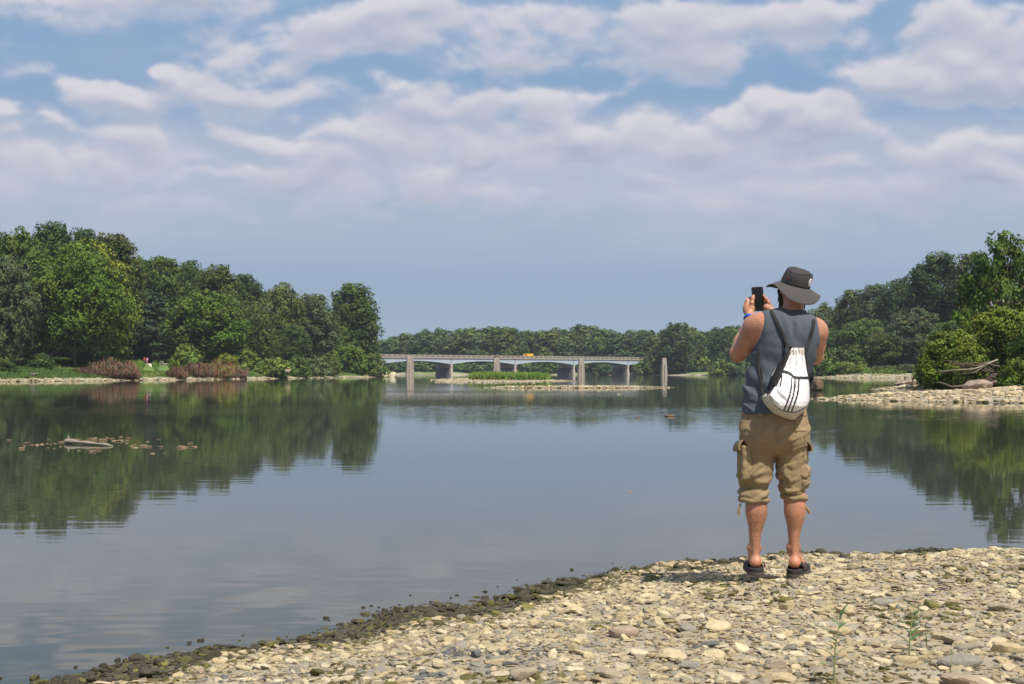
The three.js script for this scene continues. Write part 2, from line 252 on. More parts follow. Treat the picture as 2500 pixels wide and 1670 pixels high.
// A crown 1 m wide and 1 m tall overall (scaled when planted): leaf sprays on the shells of boughs. o: lobes, cards, size, y0, shape(t), flat, droop, gap
function makeTree(seed, o) {
  const ky = 1 / (o.aspect ?? 1.3), R = rng(seed), A = blank(), lobes = [], rnd = () => R() * 2 - 1;
  const shape = o.shape ?? ((t) => Math.sqrt(Math.max(0, 1 - (2 * t - 0.9) ** 2 * 0.85)));
  for (let i = 0; i < o.lobes; i++) {
    const t = (i + R()) / o.lobes, a = i * 2.39996 + R() * 0.9, rr = 0.5 * shape(t) * (0.3 + 0.62 * Math.sqrt(R())), lr = (o.lobe ?? 0.15) * (0.7 + 0.6 * R()) * (0.6 + 0.5 * shape(t));
    lobes.push({ c: V(Math.cos(a) * rr, lerp(o.y0, 1 - lr * 0.8 * ky, t), Math.sin(a) * rr), r: lr, tint: 0.78 + 0.44 * R(), warm: R() });
  }
  const total = lobes.reduce((s, l) => s + l.r * l.r, 0), mid = V(0, (o.y0 + 1) / 2, 0), u = V(0, 0, 0), n = V(0, 0, 0), sn = V(0, 0, 0), al = V(0, 0, 0), p = V(0, 0, 0);
  for (const l of lobes) {
    const out = l.c.clone().sub(mid).normalize(), count = Math.round(o.cards * l.r * l.r / total);
    for (let i = 0; i < count; i++) {
      do u.set(rnd(), rnd(), rnd()); while (u.lengthSq() > 1 || u.lengthSq() < 0.02); u.normalize();
      if (u.dot(out) < -0.35 && R() < 0.75) u.negate();
      if (u.y < -0.3 && R() < 0.5) u.y = -u.y;
      p.copy(u).multiplyScalar(l.r * (0.55 + 0.55 * Math.sqrt(R())) * (0.62 + 0.85 * n3(u.x * 1.9 + l.c.x * 40, u.y * 1.9 + l.c.y * 40, u.z * 1.9 + seed)) * (R() < 0.05 ? 1.25 : 1)); p.y *= (o.flat ?? 0.8) * ky; p.add(l.c);
      if (p.y > 1) continue;
      if (n3(p.x * 11 + seed, p.y * 11 / ky, p.z * 11 + 5) < (o.gap ?? 0.36)) continue;
      n.set(rnd(), rnd(), rnd()).multiplyScalar(0.75).addScaledVector(u, 0.7); n.y += 0.5; n.normalize();
      sn.copy(n).multiplyScalar(0.75).addScaledVector(u, 0.7).addScaledVector(out, 0.15).normalize();
      al.set(rnd(), rnd() - (o.droop ?? 0.1), rnd());
      const s = o.size * (0.6 + 0.8 * R()), k = l.tint * (0.7 + 0.6 * R());
      pushCard(A, p, n, al, s, s * (o.thin ?? 0.62), sn, [k * (0.9 + 0.35 * l.warm), k, k * (0.9 + 0.3 * R())], ky);
    }
  }
  for (const l of lobes) for (let i = 0; i < (o.core ?? 26); i++) {        // the dense inner foliage of each bough
    u.set(rnd(), rnd(), rnd()).normalize(); p.copy(u).multiplyScalar(l.r * 0.75 * Math.sqrt(R())); p.y *= (o.flat ?? 0.8) * ky; p.add(l.c); p.lerp(mid, 0.06);
    n.set(rnd(), rnd(), rnd()).normalize(); al.set(rnd(), rnd(), rnd()); const s = l.r * (0.55 + 0.4 * R()), k = l.tint * (0.7 + 0.5 * R());
    pushCard(A, p, n, al, s, s * 0.8, sn.copy(n).addScaledVector(u, 0.5).normalize(), [k, k, k], ky);
  }
  const trunks = [];
  const stems = o.stems ?? 1, tr = o.trunk ?? 0.02;
  for (let s = 0; s < stems; s++) {
    const lean = stems > 1 ? V(rnd() * 0.16, 0, rnd() * 0.1) : V(rnd() * 0.02, 0, 0), foot = V(lean.x * 0.25, -0.03, lean.z * 0.25), fork = V(lean.x, o.y0 + 0.22 * (1 - o.y0), lean.z), r1 = tr * (stems > 1 ? 0.65 : 1), w1 = foot.clone().lerp(fork, 0.5).add(V(rnd() * 0.012, 0, rnd() * 0.012));
    trunks.push(tube([foot, w1, fork, fork.clone().add(V(rnd() * 0.03, 0.3 * (1 - o.y0), rnd() * 0.03))], (t) => r1 * (1.15 - 0.9 * t) + (t < 0.1 ? r1 * 0.5 * (0.1 - t) * 10 : 0), 10, 7));
    for (let i = s; i < lobes.length; i += stems * (o.limbStep ?? 2)) { const l = lobes[i], m = fork.clone().lerp(l.c, 0.45); m.y += 0.02 - 0.03 * R(); const st = fork.clone(); st.y = Math.min(l.c.y - 0.02, lerp(o.y0 * 0.75, fork.y + 0.2 * (1 - o.y0), R())); trunks.push(tube([st, m, l.c.clone().lerp(m, 0.15)], (t) => r1 * 0.5 * (1.1 - t), 5, 5)); }
  }
  return { crown: finish(A), trunk: merge(trunks) };
}
const round = (t) => Math.sqrt(Math.max(0, 1 - (2 * t - 0.85) ** 2 * 0.8)), tall = (t) => 0.95 * Math.pow(Math.max(0, Math.sin(Math.PI * (0.12 + 0.83 * t))), 0.6), cone = (t) => 1.02 - 0.9 * t, dome = (t) => Math.sqrt(Math.max(0.02, 1 - t * t * 0.92));
const KIND = {};
for (let i = 0; i < 3; i++) KIND['broad' + i] = makeTree(100 + i, { aspect: 1.3, lobes: 64, cards: 15000, size: 0.04, y0: 0.14, shape: round, lobe: 0.155 });
for (let i = 0; i < 3; i++) KIND['tall' + i] = makeTree(200 + i, { aspect: 2.1, lobes: 92, cards: 16000, size: 0.05, y0: 0.13, shape: tall, lobe: 0.15, gap: 0.37, flat: 0.9 });
KIND.willow0 = makeTree(301, { aspect: 1.7, lobes: 56, cards: 15000, size: 0.06, y0: 0.12, shape: round, lobe: 0.15, thin: 0.3, droop: 1.1 });
KIND.pine0 = makeTree(311, { aspect: 1.4, lobes: 56, cards: 13000, size: 0.055, y0: 0.08, shape: cone, lobe: 0.15, flat: 0.4, thin: 0.3, trunk: 0.014 });
KIND.grove0 = makeTree(321, { aspect: 1.3, lobes: 74, cards: 25000, size: 0.031, y0: 0.22, shape: round, lobe: 0.15, stems: 3, trunk: 0.024, gap: 0.38 });
for (let i = 0; i < 3; i++) KIND['far' + i] = makeTree(400 + i, { aspect: 1.7, lobes: 44, cards: 2500, size: 0.1, core: 10, y0: 0.1, shape: i === 1 ? tall : round, lobe: 0.17, gap: 0.3, limbStep: 4 });
for (let i = 0; i < 3; i++) KIND['bush' + i] = makeTree(500 + i, { aspect: 0.9, lobes: 26, cards: 2800, size: 0.085, core: 12, y0: 0.05, shape: dome, lobe: 0.19, stems: 3, trunk: 0.014, gap: 0.33 });
for (let i = 0; i < 3; i++) KIND['tiny' + i] = makeTree(540 + i, { aspect: 0.9, lobes: 16, cards: 800, size: 0.15, y0: 0.05, shape: dome, lobe: 0.21, stems: 1, trunk: 0.014, core: 8, limbStep: 4 });
for (let i = 0; i < 2; i++) KIND['row' + i] = makeTree(440 + i, { aspect: 1.9, lobes: 70, cards: 6500, size: 0.068, y0: 0.13, shape: i ? tall : round, lobe: 0.15, gap: 0.35, core: 14, limbStep: 4 });
// bare pale twigs that show through some crowns
const twigs = (seed, n) => { const R = rng(seed), g = []; for (let i = 0; i < n; i++) { const a = R() * 6.283, t = 0.4 + 0.5 * R(), r = 0.42 + 0.07 * R(), p = V(Math.cos(a) * 0.1, t - 0.14, Math.sin(a) * 0.1), q = V(Math.cos(a + 0.2) * r, t + 0.08 * R(), Math.sin(a + 0.2) * r), m = p.clone().lerp(q, 0.5).add(V(0, 0.02, 0)); g.push(tube([p, m, q], (k) => 0.008 * (1.1 - k), 8, 4)); for (let j = 0; j < 2; j++) { const b = m.clone().lerp(q, 0.3 + 0.4 * R()); g.push(rod(b, b.clone().add(V((R() - 0.5) * 0.12, 0.05 + 0.03 * R(), (R() - 0.5) * 0.12)), 0.004, 0.0015, 4)); } } return merge(g); };
const TWIGS = [twigs(1, 9), twigs(2, 9)];
const ORD = (n) => { const a = ['', 'first', 'second', 'third', 'fourth', 'fifth', 'sixth', 'seventh', 'eighth', 'ninth', 'tenth', 'eleventh', 'twelfth', 'thirteenth', 'fourteenth', 'fifteenth', 'sixteenth', 'seventeenth', 'eighteenth', 'nineteenth'], t = ['', '', 'twenty', 'thirty', 'forty', 'fifty']; return n < 20 ? a[n] : n % 10 ? t[Math.floor(n / 10)] + '-' + a[n % 10] : ['', '', 'twentieth', 'thirtieth', 'fortieth', 'fiftieth'][n / 10]; };
function number(list, label) { const n = {}; for (const [px, o] of list.sort((a, b) => a[0] - b[0])) { const w = label(px), k = n[w[1]] = (n[w[1]] ?? 0) + 1; o.userData.label = w[0] + ', ' + ORD(k) + ' from left, ' + w[1]; } }
const spanOf = (px) => px < 1000 ? 'left of the first old stone pier' : px < 1212 ? 'between first and second old stone piers' : px < 1420 ? 'between second and third old stone piers' : px < 1621 ? 'between third and fourth old stone piers' : 'right of the fourth old stone pier';
// plant a tree: x from the photograph column at distance D, the top at row py, wpx columns wide
function plant(kind, mat, px, D, py, wpx, name, label, category, group, turn = px * 1.7, bark = barkMat, tuck = 0) {
  if (px < 960 && D < 420 && py < 860) D += 14;
  const x = (px - CX) / FPX * D, y = groundY(x, D), h = EYE + (HZ - py) / FPX * D - y, w = wpx / FPX * D;
  const o = base(name, V(x, y - tuck, -D), turn); tag(o, label, category, group);
  const k = KIND[kind]; part('trunk', k.trunk, bark, o); part('crown', k.crown, LM[mat], o); if (!group && category === 'tree' && (mat === 'grey' || mat === 'olive')) part('bare_branches', TWIGS[Math.round(px) & 1], paleBark, o).userData.kind = 'stuff'; o.scale.set(w, h + tuck, w); return o;
}
const T = (k, m, px, D, py, w, label, group) => plant(k, m, px, D, py, w, k.startsWith('pine') ? 'conifer_tree' : 'riverside_tree', label, 'tree', group);
const B = (k, m, px, D, py, w, label, group) => plant(k, m, px, D, py, w, 'riverside_shrub', label, 'shrub', group);
// left bank, front to back
T('willow0', 'grey', 10, 206, 622, 150, 'grey-green drooping willow cut by the left edge of the photo');
T('grove0', 'bright', 185, 222, 590, 225, 'large bright green tree with bare stems showing, near the left edge of the photo');
T('broad1', 'yellow', 215, 243, 578, 190, 'yellow-green tree showing behind the large three-stemmed tree on the left bank');
T('broad0', 'mid', 50, 240, 552, 170, 'tall mid-green tree behind the grey-green willow at the left edge');
T('tall0', 'dark', 128, 272, 540, 130, 'tall dark tree whose pointed tops stand highest over the left bank');
T('tall1', 'olive', 275, 265, 568, 150, 'airy dark tree with gaps of sky, right of the yellow-green tree on the left bank');
T('tall2', 'dark', 205, 285, 556, 110, 'slim dark tree squeezed between the highest pointed tree and the airy one');
T('pine0', 'pine', 372, 306, 705, 175, 'very dark conifer behind the two walkers on the left bank');
T('broad2', 'bright', 500, 292, 706, 190, 'vivid green round maple standing over the reddish brown weeds on the left bank');
T('broad0', 'olive', 620, 318, 735, 110, 'brownish olive tree beside the vivid green maple, bare twigs showing');
T('tall0', 'mid', 400, 322, 625, 130, 'mid-green tree rising directly behind the very dark conifer');
T('broad1', 'mid', 345, 330, 628, 120, 'mid-green round tree between the airy dark tree and the conifer');
T('broad2', 'dark', 465, 340, 632, 110, 'dark round tree directly behind the vivid green maple, left of its middle');
T('tall1', 'olive', 535, 335, 645, 120, 'olive tree behind the right side of the vivid green maple');
T('broad1', 'olive', 690, 362, 688, 120, 'dull olive tree halfway between the maple and the last tall tree at the point');
T('tall2', 'dark', 600, 365, 668, 100, 'dark tree with a ragged top above the brownish olive tree');
T('tall0', 'grey', 765, 370, 716, 110, 'pale grey-green tree with bare branches, second from the point of the left bank');
T('broad0', 'dark', 715, 340, 790, 90, 'small dark green tree low in front of the dull olive tree on the left bank');
T('tall1', 'mid', 862, 396, 690, 132, 'tall rounded airy tree standing alone at the point of the left bank, nearest the bridge');
T('broad2', 'mid', 810, 388, 790, 100, 'low green tree at the foot of the tall airy tree on the point');
{ // the wood behind: rows of trees
  const back = [], under = [], R = rng(9), top = [[-100, 560], [0, 548], [120, 545], [230, 560], [330, 610], [420, 625], [520, 655], [600, 672], [680, 700], [760, 728], [830, 745], [880, 775]];
  for (let px = -90; px < 870; px += 47) {
    const i = px < 250 ? 0 : 1, D = lerp(300, 430, clamp((px + 90) / 960)) + R() * 12, py = ramp(px, top) + 8 + R() * 22;
    back.push([px, T(['row0', 'row1', 'row1', 'row0', 'far1'][Math.floor(R() * 5)], ['mid', 'dark', 'olive', 'mid'][Math.floor(R() * 4)], px + R() * 20, D, py, 95 + R() * 40, 'green tree in the back row of the wood on the left bank', 'trees in the back row of the left wood')]);
  }
  for (let px = -80; px < 860; px += 34) {
    const D = lerp(243, 392, clamp((px + 90) / 960)) + 16 + R() * 10;
    under.push([px, B(['bush0', 'bush1', 'bush2'][Math.floor(R() * 3)], ['dark', 'mid', 'olive', 'dark'][Math.floor(R() * 4)], px + R() * 16, D, lerp(800, 835, clamp(px / 800)) + R() * 22, 75 + R() * 30, 'dark green undergrowth bush between the trunks of the left wood', 'undergrowth bushes of the left wood')]);
  }
  number(back, () => ['green tree', 'in the back row of the wood on the left bank']); number(under, () => ['dark green undergrowth bush', 'between the trunks of the left wood']);
}
// shrubs along the left shore
B('bush0', 'shrub', 452, 262, 838, 68, 'light green round bush standing clear of the trees right of the driftwood pile');
B('bush1', 'bright', 270, 252, 846, 40, 'small bright green bush above the left end of the first reddish weed thicket');
B('bush1', 'shrub', 590, 292, 851, 82, 'light green big-leaved bush at the right end of the reddish brown weeds');
B('bush2', 'yellow', 552, 290, 862, 52, 'yellow-green bush touching the left side of the light green big-leaved bush');
B('bush2', 'shrub', 668, 305, 872, 84, 'low green bush right of the big-leaved bush on the left shore');
B('bush0', 'mid', 725, 322, 868, 60, 'mid-green bush under the small dark green tree on the left shore');
B('bush1', 'grey', 768, 336, 872, 62, 'pale grey-green bush low at the waterline below the pale tree');
B('bush0', 'olive', 800, 346, 862, 54, 'olive bush at the waterline, third from the point of the left bank');
B('bush2', 'bright', 848, 362, 838, 84, 'bright green bush, second from the point of the left bank');
B('bush1', 'mid', 905, 386, 862, 70, 'rounded green bush at the very point of the left bank, overlapping the bridge end');
B('bush1', 'dark', 8, 209, 876, 60, 'dark low bush at the left edge of the photo on the grassy shore');
B('bush2', 'dark', 95, 224, 862, 70, 'dark bush under the stems of the three-stemmed tree, left of them');
B('bush0', 'dark', 215, 227, 858, 90, 'dark spreading bush under the right boughs of the three-stemmed tree');
// far bank beyond the bridge
{
  const R = rng(21), top = [[820, 850], [900, 832], [930, 824], [960, 815], [1010, 810], [1050, 800], [1100, 811], [1130, 801], [1180, 798], [1230, 790], [1270, 797], [1330, 797], [1400, 795], [1450, 797], [1500, 803], [1560, 798], [1620, 803], [1650, 788], [1700, 801], [1740, 795], [1800, 788], [1900, 780], [2000, 770]];
  for (const [step, d0, dy, w, name] of [[26, 46, 0, 62, 'back'], [30, 22, 14, 58, 'front']]) { const row = []; for (let px = 830; px < 1960; px += step) {
    const shore = px < 1240 ? 695 : px < 1450 ? 722 : px < 1560 ? 690 : px < 1750 ? 640 : 560;
    const x = px + R() * 12;
    row.push([x, T('far' + Math.floor(R() * 3), ['far', 'far', 'olive', 'dark', 'mid'][Math.floor(R() * 5)], x, shore + d0 + R() * 10, ramp(px, top) + dy + (R() - 0.4) * 20, w * (0.7 + 0.9 * R()), name === 'back' ? 'hazy green tree on the skyline of the wood behind the bridge' : 'hazy green tree in the front row of the wood behind the bridge', name === 'back' ? 'skyline trees behind the bridge' : 'front row trees behind the bridge')]);
  } number(row, (px) => [name === 'back' ? 'hazy skyline tree' : 'hazy front row tree', spanOf(px)]); }
  const row = []; for (let px = 836; px < 1880; px += 21) {
    const shore = px < 1240 ? 698 : px < 1450 ? 724 : px < 1560 ? 690 : px < 1750 ? 642 : 562;
    row.push([px, B('tiny' + Math.floor(R() * 3), ['far', 'shrub', 'mid', 'far'][Math.floor(R() * 4)], px + R() * 12, shore + 10 + R() * 6, 868 + R() * 22, 34 + R() * 18, 'small green bush at the waterline of the far bank behind the bridge', 'bushes along the far waterline')]);
  }
  number(row, (px) => ['small far waterline bush', spanOf(px)]);
  T('far1', 'dark', 1652, 648, 786, 84, 'dark full tree on the far bank just right of the fourth old stone pier');
  B('bush0', 'olive', 1604, 655, 836, 54, 'olive leaning shrub hiding the right end of the bridge');
}
// right bank beyond the man
T('far0', 'mid', 1900, 470, 760, 110, 'green tree on the right bank hidden partly by the man');
T('broad0', 'grey', 2015, 430, 738, 110, 'pale green tree just right of the man, lowest of the right bank skyline');
T('tall1', 'olive', 2085, 410, 706, 110, 'thin olive tree with bare twigs, second right of the man on the skyline');
T('tall0', 'grey', 2135, 395, 692, 100, 'grey-green tree with dead twigs on the right bank skyline');
T('broad2', 'dark', 2205, 385, 675, 120, 'dark round tree on the right skyline, left of the tallest dark one');
T('tall2', 'dark', 2290, 362, 616, 150, 'tallest dark tree of the far right bank, with two rounded tops');
T('tall0', 'olive', 2375, 352, 614, 120, 'light olive tree right of the tallest dark tree on the right bank');
T('tall1', 'mid', 2460, 350, 640, 130, 'green tree behind the leafy branches at the right edge of the photo');
T('broad1', 'mid', 2110, 372, 775, 130, 'mid-green tree in the lower row of the right bank, over the pale gravel shore');
T('broad0', 'dark', 2030, 385, 800, 120, 'dark tree in the lower row right of the man, trunks in deep shade');
T('willow0', 'grey', 2235, 352, 752, 150, 'pale willow-like tree with feathery boughs in the middle of the right bank');
T('broad2', 'olive', 2170, 352, 805, 110, 'olive tree low on the right bank left of the pale feathery one');
T('broad1', 'mid', 2330, 335, 780, 130, 'mid-green tree behind the yellow-green vine mound on the right');
{
  const R = rng(33), row = [];
  for (let px = 1880; px < 2500; px += 38) row.push([px, B('bush' + Math.floor(R() * 3), ['mid', 'dark', 'grey'][Math.floor(R() * 3)], px + R() * 12, (px < 1970 ? 440 : 352) + R() * 14, 835 + R() * 26, 66 + R() * 24, 'dark green undergrowth bush beneath the trees of the right bank', 'undergrowth bushes of the right wood')]);
  number(row, () => ['dark green undergrowth bush', 'beneath the trees of the right bank']);
}
B('bush1', 'grey', 2018, 358, 876, 50, 'pale round bush on the gravel shore nearest the man on the right bank');
B('bush0', 'shrub', 2062, 352, 882, 66, 'light green low bush on the pale gravel shore, second right of the man');
B('bush2', 'shrub', 2098, 348, 890, 46, 'light green small bush on the pale gravel shore, third right of the man');
B('bush1', 'mid', 2165, 343, 892, 56, 'mid-green small bush in the middle of the pale gravel shore');
B('bush2', 'grey', 2215, 338, 888, 60, 'grey-green bush at the right end of the pale gravel shore');

// ---------------------------------------------------------------- the road bridge, the old stone piers, the truck
function grainTex(seed, lo, hi, f = 8) { return tex(256, (u, v) => { const k = lerp(lo, hi, tn(u, v, f, seed, 5)); return [k, k, k]; }, true); }
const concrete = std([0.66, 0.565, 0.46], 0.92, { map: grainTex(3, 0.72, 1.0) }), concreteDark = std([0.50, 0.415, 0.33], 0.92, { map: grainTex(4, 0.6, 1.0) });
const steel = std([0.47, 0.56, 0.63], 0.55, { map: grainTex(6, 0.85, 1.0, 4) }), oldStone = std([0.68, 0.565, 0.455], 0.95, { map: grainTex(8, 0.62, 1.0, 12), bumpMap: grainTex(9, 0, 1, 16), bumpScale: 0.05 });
const shadedWallMat = std([0.27, 0.255, 0.25], 0.95, { map: grainTex(5, 0.6, 1.0) });  // the pier concrete darkened, so the shade on the walls is in the colour
const iron = std([0.045, 0.05, 0.055], 0.6);
{
  const D0 = 551, c = 0.04587 * D0, s = 0.05442 * D0, L = Math.hypot(c, s), turn = Math.atan2(c, s);
  // local axes: x along the deck away to the right, z towards the viewer's side
  const o = base('road_bridge', V(-0.106 * D0, 0, -D0), turn); tag(o, 'long low road bridge with pale blue haunched girders on slim concrete piers across the river', 'bridge');
  const top = 9.7, W = 11, x0 = -2.2 * L, x1 = 4.8 * L;
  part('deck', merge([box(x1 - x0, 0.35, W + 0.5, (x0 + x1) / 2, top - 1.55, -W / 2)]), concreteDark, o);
  const n = Math.round((x1 - x0) / 3.05), step = (x1 - x0) / n;
  for (const z of [0.12, -W - 0.12]) {
    const rails = [box(x1 - x0, 0.18, 0.3, (x0 + x1) / 2, top - 0.09, z), box(x1 - x0, 0.2, 0.3, (x0 + x1) / 2, top - 1.27, z)];
    const rail = part('railing', merge(rails), concrete, o);
    for (let i = 0; i <= n; i++) part('post', POST(), concrete, rail).position.set(x0 + i * step, top - 0.66, z);
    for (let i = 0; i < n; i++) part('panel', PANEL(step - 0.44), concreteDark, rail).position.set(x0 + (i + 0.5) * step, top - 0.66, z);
  }
  // haunched girders: one arched length per span
  const gap = 0.3;
  for (let i = -2; i < 5; i++) {
    const a = i * L + gap / 2, b = Math.min(x1, (i + 1) * L - gap / 2), sh = new THREE.Shape(), N = 18, hi = top - 1.74;
    sh.moveTo(a, hi); for (let k = 0; k <= N; k++) { const x = lerp(a, b, k / N), t = (x - i * L) / L * 2 - 1; sh.lineTo(x, hi - 1.0 - 1.5 * Math.pow(Math.abs(t), 1.8)); } sh.lineTo(b, hi);
    const g = []; for (const z of [-0.35, -3.7, -6.9, -10.1]) g.push(new THREE.ExtrudeGeometry(sh, { depth: 0.3, bevelEnabled: false }).translate(0, 0, z));
    const fl = []; for (let k = 0; k < N; k++) { const xa = lerp(a, b, k / N), xb = lerp(a, b, (k + 1) / N), ya = hi - 1.03 - 1.5 * Math.pow(Math.abs((xa - i * L) / L * 2 - 1), 1.8), yb = hi - 1.03 - 1.5 * Math.pow(Math.abs((xb - i * L) / L * 2 - 1), 1.8); const m = box(Math.hypot(xb - xa, yb - ya) + 0.02, 0.07, 0.62); m.rotateZ(Math.atan2(yb - ya, xb - xa)).translate((xa + xb) / 2, (ya + yb) / 2 - 0.02, -0.2); fl.push(m); }
    part('girder', merge([...g, ...fl]), steel, o);
  }
  for (let i = -1; i < 5; i++) {
    const h = top - 1.74 - 2.5, p = part('pier', pierGeo(h), shadedWallMat, o); p.position.set(i * L, 0, 0);
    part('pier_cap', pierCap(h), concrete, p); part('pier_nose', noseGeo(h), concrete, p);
  }
  for (const t of [-0.3, 0.35, 1.0, 1.75, 2.35, 3.0, 3.75, 4.3]) { const g = merge([rod(V(0, 0, 0), V(0, 9.5, 0), 0.12, 0.07, 6), rod(V(0, 9.4, 0), V(0, 9.9, -1.8), 0.06, 0.05, 5)]); part('lamp_post', g, iron, o).position.set(t * L, top - 1.3, -0.35); }
  function POST() { return POST.g ??= box(0.44, 0.98, 0.42); }
  function PANEL(w) { if (!PANEL.g) { const l = []; const k = 9; for (let i = 0; i < k; i++) l.push(box(w / k * 0.55, 0.96, 0.14, -w / 2 + (i + 0.5) * w / k)); PANEL.g = merge(l); } return PANEL.g; }
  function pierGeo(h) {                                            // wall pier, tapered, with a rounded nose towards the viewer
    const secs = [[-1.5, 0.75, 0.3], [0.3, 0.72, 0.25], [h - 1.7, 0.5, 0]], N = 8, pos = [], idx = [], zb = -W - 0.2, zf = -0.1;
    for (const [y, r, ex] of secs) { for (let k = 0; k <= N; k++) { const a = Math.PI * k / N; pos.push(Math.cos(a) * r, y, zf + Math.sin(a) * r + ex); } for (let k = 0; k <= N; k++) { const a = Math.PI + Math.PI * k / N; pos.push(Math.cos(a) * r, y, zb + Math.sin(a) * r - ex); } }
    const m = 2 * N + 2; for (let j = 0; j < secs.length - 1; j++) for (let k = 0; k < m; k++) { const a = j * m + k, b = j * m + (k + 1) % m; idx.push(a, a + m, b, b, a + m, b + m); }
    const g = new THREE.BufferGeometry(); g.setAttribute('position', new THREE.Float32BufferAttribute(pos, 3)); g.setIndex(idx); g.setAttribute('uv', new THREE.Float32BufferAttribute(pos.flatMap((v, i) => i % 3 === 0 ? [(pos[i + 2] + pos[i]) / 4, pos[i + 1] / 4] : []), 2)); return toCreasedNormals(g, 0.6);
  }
  function noseGeo(h) {                                            // shell over the rounded nose facing the viewer, left in the lit concrete tone
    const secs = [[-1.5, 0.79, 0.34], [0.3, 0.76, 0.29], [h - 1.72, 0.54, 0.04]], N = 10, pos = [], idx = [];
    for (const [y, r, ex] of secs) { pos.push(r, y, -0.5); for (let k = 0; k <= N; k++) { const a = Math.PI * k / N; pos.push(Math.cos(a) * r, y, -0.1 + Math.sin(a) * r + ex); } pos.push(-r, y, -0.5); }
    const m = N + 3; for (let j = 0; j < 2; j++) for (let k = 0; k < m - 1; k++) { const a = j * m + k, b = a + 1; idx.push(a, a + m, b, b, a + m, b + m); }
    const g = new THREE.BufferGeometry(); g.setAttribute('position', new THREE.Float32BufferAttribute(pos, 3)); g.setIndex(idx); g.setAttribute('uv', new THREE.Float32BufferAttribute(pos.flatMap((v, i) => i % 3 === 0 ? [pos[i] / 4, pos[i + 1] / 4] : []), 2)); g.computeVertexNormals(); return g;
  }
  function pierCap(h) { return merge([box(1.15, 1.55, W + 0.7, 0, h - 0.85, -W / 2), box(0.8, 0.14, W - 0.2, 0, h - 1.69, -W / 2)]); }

  // yellow box truck heading left on the near lane
  const t = (at(1301, 860, 588).x - o.position.x) / Math.cos(turn), tr = base('box_truck', V(o.position.x + t * Math.cos(turn), top - 1.37, -(D0 + t * Math.sin(turn))), turn);
  tr.position.add(V(Math.sin(turn) * -3.2, 0, Math.cos(turn) * -3.2));
  tag(tr, 'small yellow box truck crossing the bridge, its lower half hidden behind the railing', 'truck');
  const yel = std([0.95, 0.52, 0.01], 0.4), cab = std([0.42, 0.20, 0.02], 0.45), tyre = std([0.02, 0.02, 0.02], 0.9), glass = std([0.02, 0.03, 0.04], 0.1);
  part('cargo_box', box(4.3, 1.75, 2.1, 0.5, 1.62, 0), yel, tr);
  const cabShape = new THREE.Shape(); cabShape.moveTo(-3.1, 0.4); cabShape.lineTo(-1.7, 0.4); cabShape.lineTo(-1.7, 2.2); cabShape.lineTo(-2.35, 2.15); cabShape.lineTo(-2.85, 1.45); cabShape.lineTo(-3.15, 1.2); cabShape.closePath();
  const cb = part('cab', new THREE.ExtrudeGeometry(cabShape, { depth: 1.9, bevelEnabled: true, bevelSize: 0.05, bevelThickness: 0.05, bevelSegments: 2 }).translate(0, 0, -0.95), cab, tr);
  part('window', box(0.5, 0.5, 0.04, -2.1, 1.75, 1.02), glass, cb);
  part('chassis', box(5.2, 0.22, 1.6, 0, 0.6, 0), iron, tr);
  for (const [x, z] of [[-2.4, 0.85], [-2.4, -0.85], [1.5, 0.85], [1.5, -0.85]]) part('wheel', new THREE.CylinderGeometry(0.4, 0.4, 0.28, 16).rotateX(Math.PI / 2).translate(x, 0.4, z), tyre, tr);
}
